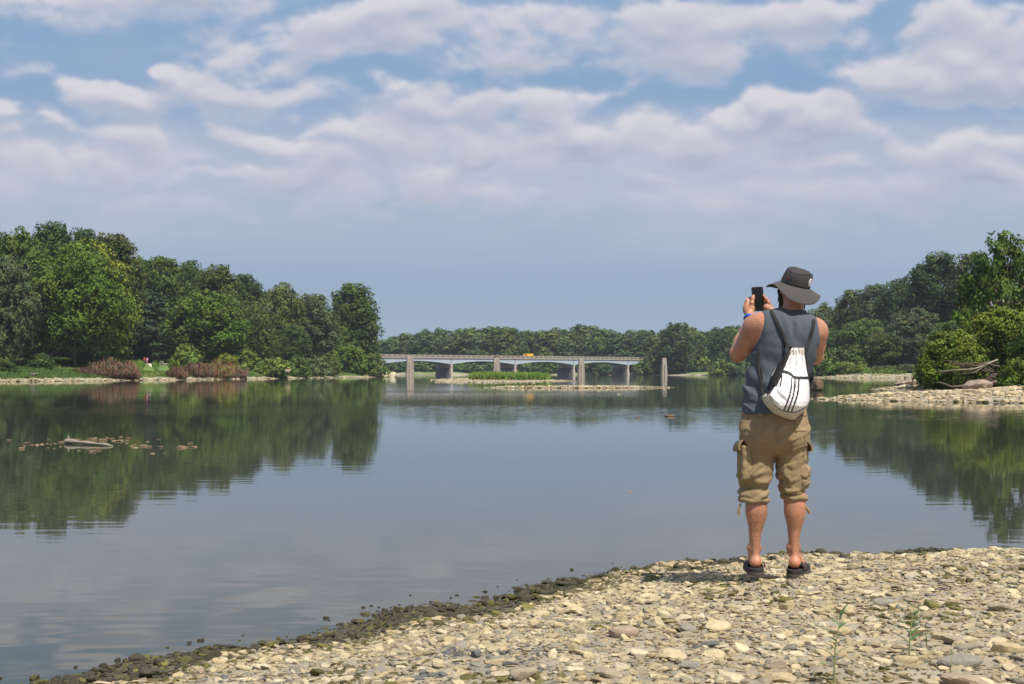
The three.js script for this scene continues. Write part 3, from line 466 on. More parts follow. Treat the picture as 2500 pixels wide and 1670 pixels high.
{ // four piers left from an older bridge
  const D0 = 552, s = 0.0703 * D0, c = 0.0107 * D0, X0 = -0.0831 * D0;
  const tops = [868.5, 872, 873.5, 874.5], where = ['leftmost of the old stone piers, standing in front of the second bridge span', 'second old stone pier from the left, its top crumbled and grassy', 'third old stone pier, close to the left of a slim bridge pier foot', 'rightmost old stone pier standing alone in the water clear of the bridge'];
  const st = [0.45, 0.40, 0.34];
  for (let i = 0; i < 4; i++) {
    const x = X0 + i * s, D = D0 + i * c, h = EYE + (HZ - tops[i]) / FPX * D, o = base('stone_pier', V(x, 0, -D), -0.16 - 0.02 * i);
    tag(o, where[i], 'stone pier', undefined);
    const R = rng(60 + i);
    // tapered shaft: two faces with a pointed nose towards the viewer, rough courses each a little proud or shy
    const ring = (y, k) => { const w = 0.95 * k + 0.05; return [[-w, -3], [-w, 2.4], [-0.35 * w, 3.3], [w * 0.75, 2.9], [w, 2.2], [w, -3]].map(([a, b]) => [a + (R() - 0.5) * 0.06, y, b + (R() - 0.5) * 0.06]); };
    const rows = 9, geo = [];
    for (let r = 0; r < rows; r++) {
      const ya = r === 0 ? -1.5 : h * r / rows, yb = h * (r + 1) / rows - 0.03, ka = lerp(1.35, 0.86, ya / h), kb = lerp(1.35, 0.86, yb / h), A = ring(ya, ka), B = ring(yb, kb), pos = [], m = 6;
      if (r === rows - 1) for (const b of B) b[1] += (R() - 0.6) * 0.5;
      for (let k = 0; k < m; k++) { const a = A[k], b = A[(k + 1) % m], p = B[k], q = B[(k + 1) % m]; pos.push(...a, ...b, ...q, ...a, ...q, ...p); }
      for (let k = 1; k < m - 1; k++) pos.push(...B[0], ...B[k], ...B[k + 1]);
      const g = new THREE.BufferGeometry(); g.setAttribute('position', new THREE.Float32BufferAttribute(pos, 3)); g.computeVertexNormals();
      g.setAttribute('uv', new THREE.Float32BufferAttribute(pos.flatMap((v, j) => j % 3 === 0 ? [(pos[j] + pos[j + 2] + i * 3) / 3, pos[j + 1] / 3] : []), 2));
      const crs = part('stone_course', g, oldStone, o); crs.castShadow = true;
    }
    part('recess_shade', box(0.28, h * 0.6, 0.12, 0.42, h * 0.32, 3.05 + 0.02), std([0.12, 0.09, 0.075], 0.95), o);  // raised dark strip, its colour standing for the shade of a recess
    if (i === 0) part('stain', box(0.14, h * 0.3, 1.4, -1.12, h * 0.22, 1.2), std([0.22, 0.10, 0.09], 0.95), o);
    if (i === 1) { const k = KIND.bush0, b = part('weed', k.crown, LM.olive, o); b.scale.set(1.6, 0.9, 2); b.position.set(0, h - 0.3, 0.8); }
  }
}

// ---------------------------------------------------------------- stones: the beach, the bars and the shores
const stoneMap = tex(512, (u, v) => { const a = tn(u, v, 6, 2, 5), b = tn(u, v, 40, 7, 3), k = 0.66 + 0.34 * a - 0.22 * sstep(0.62, 0.8, b); return [k, k * lerp(0.97, 1, a), k * lerp(0.9, 1, b)]; });
const stoneBump = tex(512, (u, v) => { const k = 0.6 * tn(u, v, 10, 12, 5) + 0.4 * tn(u, v, 60, 19, 3); return [k, k, k]; });
function stoneGeo(seed, detail, planes, soft) {                   // a block broken along random planes, edges worn by soft
  const R = rng(seed), P = []; for (let i = 0; i < planes; i++) { const v = V(R() * 2 - 1, (R() * 2 - 1) * 0.8, R() * 2 - 1).normalize(); P.push([v, 0.62 + 0.34 * R()]); }
  P.push([V(0, 1, 0.1 * R()), 0.7], [V(0, -1, 0), 0.75]);
  let g = new THREE.IcosahedronGeometry(1, detail); const uv = g.attributes.uv; g.deleteAttribute('normal'); g.deleteAttribute('uv'); g = mergeVertices(g, 1e-4);
  const p = g.attributes.position, u = V(0, 0, 0), q = [];
  for (let i = 0; i < p.count; i++) {
    u.fromBufferAttribute(p, i).normalize(); let s = 0; for (const [n, d] of P) { const c = n.dot(u); if (c > 0.05) s += Math.pow(c / d, soft); }
    const r = Math.min(1.25, Math.pow(Math.max(s, 1e-6), -1 / soft)) * (1 + 0.05 * (n3(u.x * 3 + seed, u.y * 3, u.z * 3) - 0.5)); p.setXYZ(i, u.x * r, u.y * r, u.z * r); q.push((u.x + u.z * 0.7) * 0.35 + seed * 0.13, (u.y + u.z * 0.5) * 0.35 + seed * 0.07);
  }
  g.setAttribute('uv', new THREE.Float32BufferAttribute(q, 2));
  return soft > 14 ? toCreasedNormals(g, 0.4) : (g.computeVertexNormals(), g);
}
const STONES = [], HERO = [];
for (let i = 0; i < 22; i++) { const soft = i % 6 === 3 ? 7 : 22 + (i % 3) * 14, pl = 6 + (i % 4) * 2; STONES.push(stoneGeo(700 + i, 2, pl, soft)); HERO.push(stoneGeo(700 + i, 3, pl, soft)); }
const TONES = { cream: [0.63, 0.52, 0.33], pale: [0.70, 0.61, 0.42], tan: [0.54, 0.43, 0.26], warm: [0.39, 0.335, 0.245], grey: [0.31, 0.285, 0.235], slate: [0.17, 0.17, 0.165], pink: [0.42, 0.32, 0.235], moss: [0.20, 0.18, 0.05], wet: [0.075, 0.065, 0.04], wetmoss: [0.13, 0.115, 0.035] };
const stoneMat = (c, r = 0.92) => std(c, r, { map: stoneMap, bumpMap: stoneBump, bumpScale: 0.006 });
const TM = Object.fromEntries(Object.entries(TONES).map(([k, c]) => [k, stoneMat(c, k.startsWith('wet') ? 0.6 : 0.92)]));
function toneAt(x, d, s, R) {
  const wet = s + (fbm(x * 2.3, d * 2.3, 3) - 0.5) * 0.9, g = fbm(x * 0.8 + 21, d * 0.8, 3), m = fbm(x * 1.5 + 60, d * 1.5, 3), r = R();
  const rim = lerp(0.42, 0.14, sstep(-0.5, 1.2, x));
  if (wet < rim) return r < 0.72 ? 'wet' : r < 0.93 ? 'wetmoss' : 'moss';
  if (wet < rim + 0.4) return r < 0.2 ? 'wetmoss' : r < 0.36 ? 'moss' : r < 0.55 ? 'cream' : r < 0.8 ? 'tan' : 'warm';
  if (m > 0.62 && r < 0.32) return r < 0.16 ? 'moss' : 'wetmoss';
  const slate = d < 5.6 && x < 0.2 ? 0.4 : 0;
  if (r < 0.006 + slate * 0.5) return 'slate'; if (r < 0.022 + slate) return 'grey';
  if (g > 0.56) return r < 0.25 ? 'warm' : r < 0.58 ? 'tan' : r < 0.9 ? 'cream' : 'grey';
  return r < 0.5 ? 'cream' : r < 0.65 ? 'pale' : r < 0.9 ? 'tan' : r < 0.975 ? 'warm' : r < 0.98 ? 'pink' : 'grey';
}
const FOOT = [1.6, 7.45];                                        // where the man stands
{
  const beach = new THREE.Group(); beach.name = 'stone_beach'; beach.userData.kind = 'structure'; scene.add(beach);
  const R = rng(4242), m4 = new THREE.Matrix4(), e = new THREE.Euler(), q = new THREE.Quaternion(), all = [];
  const lay = (x, d, size, opt = {}) => {
    const L = land(x, d), v = Math.floor(R() * STONES.length), flat = opt.flat ?? (R() < 0.82 ? 0.17 + 0.2 * R() : 0.42 + 0.25 * R()), wide = 0.45 + 0.4 * R();
    all.push({ x, d, y: L.h + size * flat * (opt.lift ?? (0.10 + 0.5 * R())), size, v, s: [size, size * flat, size * wide], tilt: opt.tilt ?? 0.34, turn: opt.turn ?? R() * 6.283, tone: opt.tone ?? toneAt(x, d, L.s, R), must: !!opt.must, a: R(), b: R(), c: R() });
  };
  // single stones picked out from the photograph: column, row, half width in columns, tone, flatness
  for (const [px, py, hw, tone, flat] of [[1639, 1596, 38, 'cream', .42], [2340, 1614, 46, 'grey', .42], [2211, 1614, 29, 'tan', .66], [2350, 1662, 62, 'pink', .36], [1516, 1542, 36, 'pink', .5], [1687, 1620, 30, 'grey', .45], [1399, 1487, 27, 'cream', .5], [1734, 1568, 25, 'slate', .4], [1673, 1531, 24, 'grey', .5], [1742, 1527, 36, 'cream', .36], [2065, 1494, 27, 'tan', .6], [2155, 1470, 25, 'grey', .6], [1271, 1648, 36, 'warm', .7], [1923, 1462, 18, 'moss', .55], [2115, 1392, 14, 'slate', .7], [2004, 1360, 8, 'tan', .9], [2058, 1358, 14, 'wet', .7], [2330, 1560, 34, 'warm', .4], [2050, 1535, 26, 'tan', .45], [1320, 1495, 24, 'cream', .4], [1560, 1590, 26, 'pale', .4], [1265, 1441, 14, 'wet', .9], [2440, 1480, 34, 'warm', .4], [2460, 1580, 36, 'tan', .5], [1900, 1650, 40, 'tan', .4], [1480, 1640, 38, 'warm', .45], [1780, 1650, 40, 'pale', .4]]) {
    let D = 7; for (let k = 0; k < 12; k++) D = (EYE - groundY((px - CX) / FPX * D, D) - 0.02) * FPX / (py - HZ);
    lay((px - CX) / FPX * D, D, hw / FPX * D, { tone, flat, lift: 0.55, tilt: 0.15, turn: (R() - 0.5) * 0.7, must: true });
  }
  const span = (d) => [-0.44 * d - 0.4, 0.44 * d + 0.7];
  const scatter = (n, lo, hi, opt) => { for (let k = 0, tries = 0; k < n && tries < n * 6; tries++) { const d = Math.sqrt(lerp(3.9 * 3.9, 11 * 11, R())), [a, b] = span(d), x = lerp(a, b, R()), L = land(x, d); if (L.kind !== 'beach' || L.s < -0.12) continue; if (Math.abs(x - FOOT[0]) < 0.3 && Math.abs(d - FOOT[1]) < 0.28 && hi > 0.03) continue; lay(x, d, lerp(lo, hi, R() * R()), opt); k++; } };
  scatter(190, 0.042, 0.075); scatter(12000, 0.017, 0.046); scatter(30000, 0.006, 0.020, { lift: 0.75 });
  // wet rubble along the edge of the water and stones standing in it
  for (let k = 0; k < 1500; k++) { const d = lerp(5.4, 10.4, R()), [a, b] = span(d), x = lerp(a, b, R()), L = land(x, d); if (L.kind !== 'beach' || L.s < -0.12 || L.s > 0.34) continue; lay(x, d, 0.016 + 0.034 * R() * R(), { flat: 0.6, lift: 0.75 }); }
  for (const [px, py, w] of [[82, 1660, 14], [95, 1664, 8], [140, 1657, 10], [184, 1630, 6], [252, 1627, 11], [243, 1637, 7], [287, 1613, 8], [914, 1503, 8], [750, 1554, 6], [738, 1553, 5], [838, 1533, 4], [1285, 1428, 4], [1365, 1416, 8], [1390, 1419, 8], [1298, 1432, 6], [1436, 1411, 5]]) { const D = EYE * FPX / (py - HZ); lay((px - CX) / FPX * D, D, w / FPX * D, { tone: R() < 0.6 ? 'wet' : 'wetmoss', flat: 0.75, lift: 0, must: true }); all[all.length - 1].y = 0.002 + 0.1 * w / FPX * D; }
  for (let k = 0, t = 0; k < 48 && t < 6000; t++) { const d = lerp(5.2, 10.4, R()), [a, b] = span(d), x = lerp(a, b, R()), L = land(x, d), s = inside(SB, x, d, 8); if (s > -0.02 || s < -0.42 * R() - 0.04 || x > 1.6) continue; const w = 0.008 + 0.022 * R() * R(); lay(x, d, w, { tone: R() < 0.7 ? 'wet' : 'wetmoss', flat: 0.7, lift: 0 }); all[all.length - 1].y = w * 0.12; k++; }
  // stones under the man's sandals
  for (let k = 0; k < 90; k++) { const a = R() * 6.283, r = 0.5 * Math.sqrt(R()), x = FOOT[0] + Math.cos(a) * r, d = FOOT[1] + Math.sin(a) * r * 0.8; lay(x, d, 0.02 + 0.03 * R(), { flat: 0.4, lift: 0.1, tilt: 0.15 }); }
  const place = (s, o) => { e.set((s.a - 0.5) * 2 * s.tilt, s.turn, (s.b - 0.5) * 2 * s.tilt, 'YXZ'); o.position.set(s.x, s.y, -s.d); o.quaternion.setFromEuler(e); o.scale.set(...s.s); };
  // the 300 that show largest are single stones
  const big = [...all].sort((a, b) => (b.must - a.must) || b.size / b.d - a.size / a.d).slice(0, 300), isBig = new Set(big);
  for (const s of big) place(s, part('stone', HERO[s.v], TM[s.tone], beach));
  const rest = all.filter((s) => !isBig.has(s)), loose = new THREE.Group(); loose.name = 'loose_stones'; loose.userData.kind = 'stuff'; beach.add(loose);
  const white = stoneMat([1, 1, 1]), dummy = new THREE.Object3D(), col = new THREE.Color();
  for (let v = 0; v < STONES.length; v++) {
    const L = rest.filter((s) => s.v === v), im = new THREE.InstancedMesh(STONES[v], white, L.length); im.name = 'loose_stone'; im.userData.kind = 'stuff'; im.castShadow = im.receiveShadow = true;
    L.forEach((s, i) => { place(s, dummy); dummy.updateMatrix(); im.setMatrixAt(i, dummy.matrix); const k = 0.78 + 0.4 * s.c; im.setColorAt(i, col.setRGB(...TONES[s.tone].map((c, j) => c * k * (j === 2 ? 0.94 + 0.12 * s.a : 1)))); });
    loose.add(im);
  }
}
// gravel on the bars and along the far shores: too many and too small to count
{
  const R = rng(515), spots = [], dummy = new THREE.Object3D(), col = new THREE.Color();
  const strew = (n, box4, lo, hi, kinds, smin, smax) => { for (let k = 0, t = 0; k < n && t < n * 12; t++) { const x = lerp(box4[0], box4[1], R()), d = lerp(box4[2], box4[3], R()), L = land(x, d); if (!kinds.includes(L.kind) || L.s < smin || L.s > smax) continue; spots.push([x, L.h, d, lerp(lo, hi, R() ** 4), L.s]); k++; } };
  strew(9500, [14, 40, 56, 92], 0.035, 0.22, ['right'], -0.4, 13); strew(5000, [28, 50, 80, 125], 0.05, 0.24, ['right'], -0.4, 10);
  strew(2400, [-4, 17, 112, 130], 0.05, 0.2, ['bar'], -0.5, 9); strew(3000, [-18, 14, 150, 300], 0.07, 0.26, ['bar'], -0.6, 40);
  for (let k = 0; k < 5200; k++) { const t = R() * 9.4 + 4, i = Math.floor(t), a = LEFT[Math.min(13, i)], b = LEFT[Math.min(14, i + 1)], f = t - i, x = lerp(a[0], b[0], f) + (R() - 0.75) * 7, d = lerp(a[1], b[1], f) + (R() - 0.5) * 7, L = land(x, d); if (L.s > -0.6 && L.s < 2.6) spots.push([x, L.h, d, lerp(0.08, 0.4, R() ** 4), L.s]); }
  for (let k = 0; k < 3600; k++) { const x = lerp(78, 112, R()), d = lerp(318, 372, R()), L = land(x, d); if (L.s > -0.8 && L.s < 9) spots.push([x, L.h, d, lerp(0.12, 0.5, R() ** 4), L.s]); }
  const g = new THREE.Group(); g.name = 'shore_gravel'; scene.add(g); tag(g, 'pale gravel and cobbles strewn along the far shores and the low bars', 'gravel', undefined, 'stuff');
  for (let v = 0; v < 6; v++) {
    const L = spots.filter((_, i) => i % 6 === v), im = new THREE.InstancedMesh(STONES[v * 3 % 22], stoneMat([1, 1, 1]), L.length); im.name = 'cobble'; im.userData.kind = 'stuff';
    L.forEach(([x, y, d, s, sh], i) => { dummy.position.set(x, y + s * 0.18, -d); dummy.rotation.set((R() - 0.5) * 0.4, R() * 6.28, (R() - 0.5) * 0.4); dummy.scale.set(s, s * (0.4 + 0.3 * R()), s * 0.8); dummy.updateMatrix(); im.setMatrixAt(i, dummy.matrix); const r = R(), t = TONES[sh < 0.25 ? (r < 0.35 ? 'wetmoss' : r < 0.7 ? 'warm' : 'tan') : r < 0.34 ? 'cream' : r < 0.42 ? 'pale' : r < 0.76 ? 'tan' : r < 0.93 ? 'warm' : 'grey'], k = 0.7 + 0.4 * R(); im.setColorAt(i, col.setRGB(t[0] * k, t[1] * k, t[2] * k)); });
    g.add(im);
  }
}
// ---------------------------------------------------------------- grass and weeds
function tuft(seed, n, h, spread, w, bend) {
  const R = rng(seed), A = blank(), up = V(0, 1, 0);
  for (let i = 0; i < n; i++) {
    const a = R() * 6.283, r = spread * Math.sqrt(R()), x = Math.cos(a) * r, z = Math.sin(a) * r, b = R() * 6.283, hh = h * (0.5 + 0.6 * R()), bx = Math.cos(b) * bend * hh, bz = Math.sin(b) * bend * hh, sx = -Math.sin(b) * w, sz = Math.cos(b) * w, k = A.pos.length / 3, t = 0.75 + 0.5 * R();
    const P = [[x - sx, -0.04, z - sz], [x + sx, -0.04, z + sz], [x + bx * 0.3 - sx * 0.8, hh * 0.6, z + bz * 0.3 - sz * 0.8], [x + bx * 0.3 + sx * 0.8, hh * 0.6, z + bz * 0.3 + sz * 0.8], [x + bx, hh, z + bz]];
    const nn = V(Math.cos(b) * 0.4, 0.8, Math.sin(b) * 0.4).normalize();
    for (const p of P) { A.pos.push(...p); A.nor.push(nn.x, nn.y, nn.z); A.col.push(t, t, t); } A.idx.push(k, k + 1, k + 2, k + 1, k + 3, k + 2, k + 2, k + 3, k + 4);
  }
  return finish(A);
}
{
  const R = rng(808), dummy = new THREE.Object3D(), col = new THREE.Color(), tufts = [tuft(1, 26, 0.9, 0.5, 0.05, 0.5), tuft(2, 30, 0.7, 0.6, 0.05, 0.6), tuft(3, 20, 1.1, 0.4, 0.045, 0.4)];
  const mat = leafMat(1, 1, 1, 0.3);
  const field = (name, label, list) => {
    const g = new THREE.Group(); g.name = name; scene.add(g); tag(g, label, 'grass', undefined, 'stuff');
    tufts.forEach((t, v) => { const L = list.filter((_, i) => i % 3 === v), im = new THREE.InstancedMesh(t, mat, L.length); im.name = 'grass_tuft'; im.userData.kind = 'stuff'; L.forEach(([x, y, d, s, c, h], i) => { dummy.position.set(x, y, -d); dummy.rotation.set(0, R() * 6.28, 0); dummy.scale.set(s, s * (h ?? 1), s); dummy.updateMatrix(); im.setMatrixAt(i, dummy.matrix); const k = 0.75 + 0.5 * R(); im.setColorAt(i, col.setRGB(c[0] * k, c[1] * k, c[2] * k)); }); g.add(im); });
  };
  const G = [0.19, 0.34, 0.045], Y = [0.27, 0.34, 0.08], D = [0.12, 0.22, 0.04];
  let list = [];
  for (let k = 0; k < 42000 && list.length < 17000; k++) { const px = lerp(-60, 980, R()), d = lerp(196, 400, R()), x = (px - CX) / FPX * d, L = land(x, d); if (L.kind !== 'left' || L.s < 2.3 + 1.2 * R() || L.s > 46 || (Math.abs(px - 363) < 15 && d > 250) || (Math.abs(px - 399) < 18 && d > 258 && d < 312)) continue; const n = fbm(x * 0.09, d * 0.09, 3), short = L.s < 14; list.push([x, L.h, d, short ? 0.55 + 0.4 * R() : 0.8 + 0.9 * R() * n, n > 0.52 ? G : n > 0.42 ? Y : D, short ? 0.7 : 1]); }
  field('bank_grass', 'green grass and tall weeds covering the left bank above the gravel', list);
  list = []; for (let k = 0; k < 3200; k++) { const px = lerp(1150, 1340, R()), d = lerp(208, 262, R()), x = (px - CX) / FPX * d; if (Math.abs((px - 1245) / 95) ** 4 + ((d - 232) / 22) ** 2 > 1) continue; list.push([x, groundY(x, d), d, 0.9 + 0.5 * R(), R() < 0.75 ? G : Y, 1.05]); }
  field('island_grass', 'patch of bright green grass on the gravel bar in the middle of the river', list);
  list = []; for (let k = 0; k < 9000; k++) { const px = lerp(2230, 2620, R()), d = lerp(68, 150, R()), x = (px - CX) / FPX * d, L = land(x, d); if (L.kind !== 'right' || L.s < 8.5 + 2 * R() || (px < 2380 && d < 88)) continue; list.push([x, L.h, d, 0.25 + 0.3 * R(), R() < 0.6 ? G : Y, 0.8]); }
  field('right_bank_grass', 'low green grass behind the gravel on the right bank', list);
  list = []; for (let k = 0; k < 1600; k++) { const px = lerp(1985, 2260, R()), d = lerp(335, 372, R()), x = (px - CX) / FPX * d, L = land(x, d); if (L.s < 9) continue; list.push([x, L.h, d, 0.8 + 0.8 * R(), R() < 0.5 ? Y : G, 1]); }
  field('shore_weeds', 'pale green weeds behind the far gravel shore right of the man', list);
}
// dead reddish brown weed thickets on the left bank: bundles of thin branching stems
function thicket(seed, n, green) {
  const R = rng(seed), A = blank(), nn = V(0, 0.6, 0.8);
  for (let i = 0; i < n; i++) {
    const a = R() * 6.283, r = 0.5 * Math.sqrt(R()), x = Math.cos(a) * r, z = Math.sin(a) * r, H = (1 - 1.5 * r * r) * (0.45 + 0.55 * R()) * (0.72 + 0.5 * n2(x * 7 + seed, z * 7)), lx = x * 0.12 + (R() - 0.5) * 0.07, lz = z * 0.12 + (R() - 0.5) * 0.07, t = 0.7 + 0.6 * R();
    for (let k = 0; k < 6; k++) {                                // a stem and its side twigs with clustered seed heads
      const s = k === 0 ? 0 : 0.25 + 0.6 * R(), b = R() * 6.283, len = k === 0 ? H : 0.28 * H, bx = x + lx * s, by = H * s * 0.9, bz = z + lz * s, ex = bx + (k === 0 ? lx : Math.cos(b) * 0.06), ey = by + len, ez = bz + (k === 0 ? lz : Math.sin(b) * 0.06), w = k === 0 ? 0.0022 : 0.0048, q = A.pos.length / 3, cs = Math.cos(b) * w, sn = Math.sin(b) * w;
      for (const p of [[bx - cs, by, bz - sn], [bx + cs, by, bz + sn], [ex + cs, ey, ez + sn], [ex - cs, ey, ez - sn]]) { A.pos.push(...p); A.nor.push(Math.cos(b + 1.57) * 0.5, 0.7, Math.abs(Math.sin(b + 1.57)) * 0.5); A.col.push(...(i % 4 === 0 ? [t * 0.72, t * 2.0, t * 0.7] : [t * (1 + 0.2 * R()), t, t])); }
      A.idx.push(q, q + 1, q + 2, q, q + 2, q + 3);
    }
  }
  return finish(A);
}
{
  const red = leafMat(0.15, 0.072, 0.056, 0.15), rust = leafMat(0.185, 0.095, 0.04, 0.15), G = [thicket(31, 2000), thicket(32, 2000), thicket(33, 1700)];
  const put = (px, D, py, w, depth, m, label, v) => {  const x = (px - CX) / FPX * D, y = groundY(x, D), o = base('weed_thicket', V(x, y - 0.1, -D)); tag(o, label, 'weeds'); part('stems', G[v], m, o); o.scale.set(w / FPX * D, EYE + (HZ - py) / FPX * D - y + 0.1, depth); o.rotation.y = v * 2.1 + px; };
  put(272, 229, 873, 84, 8, red, 'large rounded thicket of dead reddish brown weeds nearest the three-stemmed tree', 0);
  put(226, 226, 892, 44, 6, red, 'low reddish brown weeds at the left foot of the large rounded thicket', 1);
  put(316, 231, 892, 30, 6, red, 'low reddish brown weeds at the right foot of the large rounded thicket', 2);
  put(432, 249, 892, 44, 6, red, 'small reddish brown weed clump below the light green round bush', 1);
  put(478, 260, 881, 56, 7, red, 'reddish brown weed clump right of the light green round bush', 2);
  put(530, 269, 877, 60, 7, rust, 'rust-coloured weed thicket left of the yellow-green bush', 0);
  put(572, 279, 893, 48, 6, red, 'low reddish brown weeds at the foot of the light green big-leaved bush', 1);
}

// ---------------------------------------------------------------- meshing of rounded bodies from distance fields
function meshField(f, lo, hi, cell) {                             // surface nets
  const nx = Math.ceil((hi[0] - lo[0]) / cell) + 1, ny = Math.ceil((hi[1] - lo[1]) / cell) + 1, nz = Math.ceil((hi[2] - lo[2]) / cell) + 1, F = new Float32Array(nx * ny * nz).fill(1), at3 = (i, j, k) => (k * ny + j) * nx + i, B = 5;
  for (let k = 0; k < nz; k += B) for (let j = 0; j < ny; j += B) for (let i = 0; i < nx; i += B) {
    const c = f(lo[0] + (i + B / 2) * cell, lo[1] + (j + B / 2) * cell, lo[2] + (k + B / 2) * cell), far = Math.abs(c) > B * cell * 1.5;
    for (let c3 = k; c3 < Math.min(nz, k + B); c3++) for (let b = j; b < Math.min(ny, j + B); b++) for (let a = i; a < Math.min(nx, i + B); a++) F[at3(a, b, c3)] = far ? c : f(lo[0] + a * cell, lo[1] + b * cell, lo[2] + c3 * cell);
  }
  const id = new Int32Array(nx * ny * nz).fill(-1), pos = [], idx = [], E = [[0, 1], [0, 2], [0, 4], [1, 3], [1, 5], [2, 3], [2, 6], [3, 7], [4, 5], [4, 6], [5, 7], [6, 7]], v = new Float32Array(8);
  for (let k = 0; k < nz - 1; k++) for (let j = 0; j < ny - 1; j++) for (let i = 0; i < nx - 1; i++) {
    let m = 0; for (let c = 0; c < 8; c++) { v[c] = F[at3(i + (c & 1), j + ((c >> 1) & 1), k + (c >> 2))]; if (v[c] < 0) m++; }
    if (m === 0 || m === 8) continue;
    let x = 0, y = 0, z = 0, n = 0;
    for (const [a, b] of E) if ((v[a] < 0) !== (v[b] < 0)) { const t = v[a] / (v[a] - v[b]); x += (a & 1) + t * ((b & 1) - (a & 1)); y += ((a >> 1) & 1) + t * (((b >> 1) & 1) - ((a >> 1) & 1)); z += (a >> 2) + t * ((b >> 2) - (a >> 2)); n++; }
    id[at3(i, j, k)] = pos.length / 3; pos.push(lo[0] + (i + x / n) * cell, lo[1] + (j + y / n) * cell, lo[2] + (k + z / n) * cell);
  }
  const quad = (a, b, c, d, flip) => { if (a < 0 || b < 0 || c < 0 || d < 0) return; flip ? idx.push(a, b, c, a, c, d) : idx.push(a, c, b, a, d, c); };
  for (let k = 1; k < nz - 1; k++) for (let j = 1; j < ny - 1; j++) for (let i = 1; i < nx - 1; i++) {
    const s = F[at3(i, j, k)] < 0;
    if (s !== F[at3(i + 1, j, k)] < 0) quad(id[at3(i, j - 1, k - 1)], id[at3(i, j, k - 1)], id[at3(i, j, k)], id[at3(i, j - 1, k)], s);
    if (s !== F[at3(i, j + 1, k)] < 0) quad(id[at3(i - 1, j, k - 1)], id[at3(i - 1, j, k)], id[at3(i, j, k)], id[at3(i, j, k - 1)], s);
    if (s !== F[at3(i, j, k + 1)] < 0) quad(id[at3(i - 1, j - 1, k)], id[at3(i, j - 1, k)], id[at3(i, j, k)], id[at3(i - 1, j, k)], s);
  }
  const g = new THREE.BufferGeometry(); g.setAttribute('position', new THREE.Float32BufferAttribute(pos, 3)); g.setIndex(idx);
  g.setAttribute('uv', new THREE.Float32BufferAttribute(pos.flatMap((p, i) => i % 3 === 0 ? [pos[i] + pos[i + 2] * 0.6, pos[i + 1] + pos[i + 2] * 0.3] : []), 2)); g.computeVertexNormals(); return g;
}
const smin = (a, b, k) => { const h = Math.max(k - Math.abs(a - b), 0) / k; return Math.min(a, b) - h * h * k * 0.25; };
const smax = (a, b, k) => -smin(-a, -b, k);
function cap(x, y, z, a, b, ra, rb) {                              // tapered capsule; a, b are Vector3
  const ex = b.x - a.x, ey = b.y - a.y, ez = b.z - a.z, px = x - a.x, py = y - a.y, pz = z - a.z, t = clamp((px * ex + py * ey + pz * ez) / (ex * ex + ey * ey + ez * ez)), dx = px - t * ex, dy = py - t * ey, dz = pz - t * ez;
  return Math.sqrt(dx * dx + dy * dy + dz * dz) - (ra + (rb - ra) * t);
}
const ell = (x, y, z, c, rx, ry, rz) => { const dx = (x - c.x) / rx, dy = (y - c.y) / ry, dz = (z - c.z) / rz, k = Math.sqrt(dx * dx + dy * dy + dz * dz); return (k - 1) * Math.min(rx, ry, rz); };

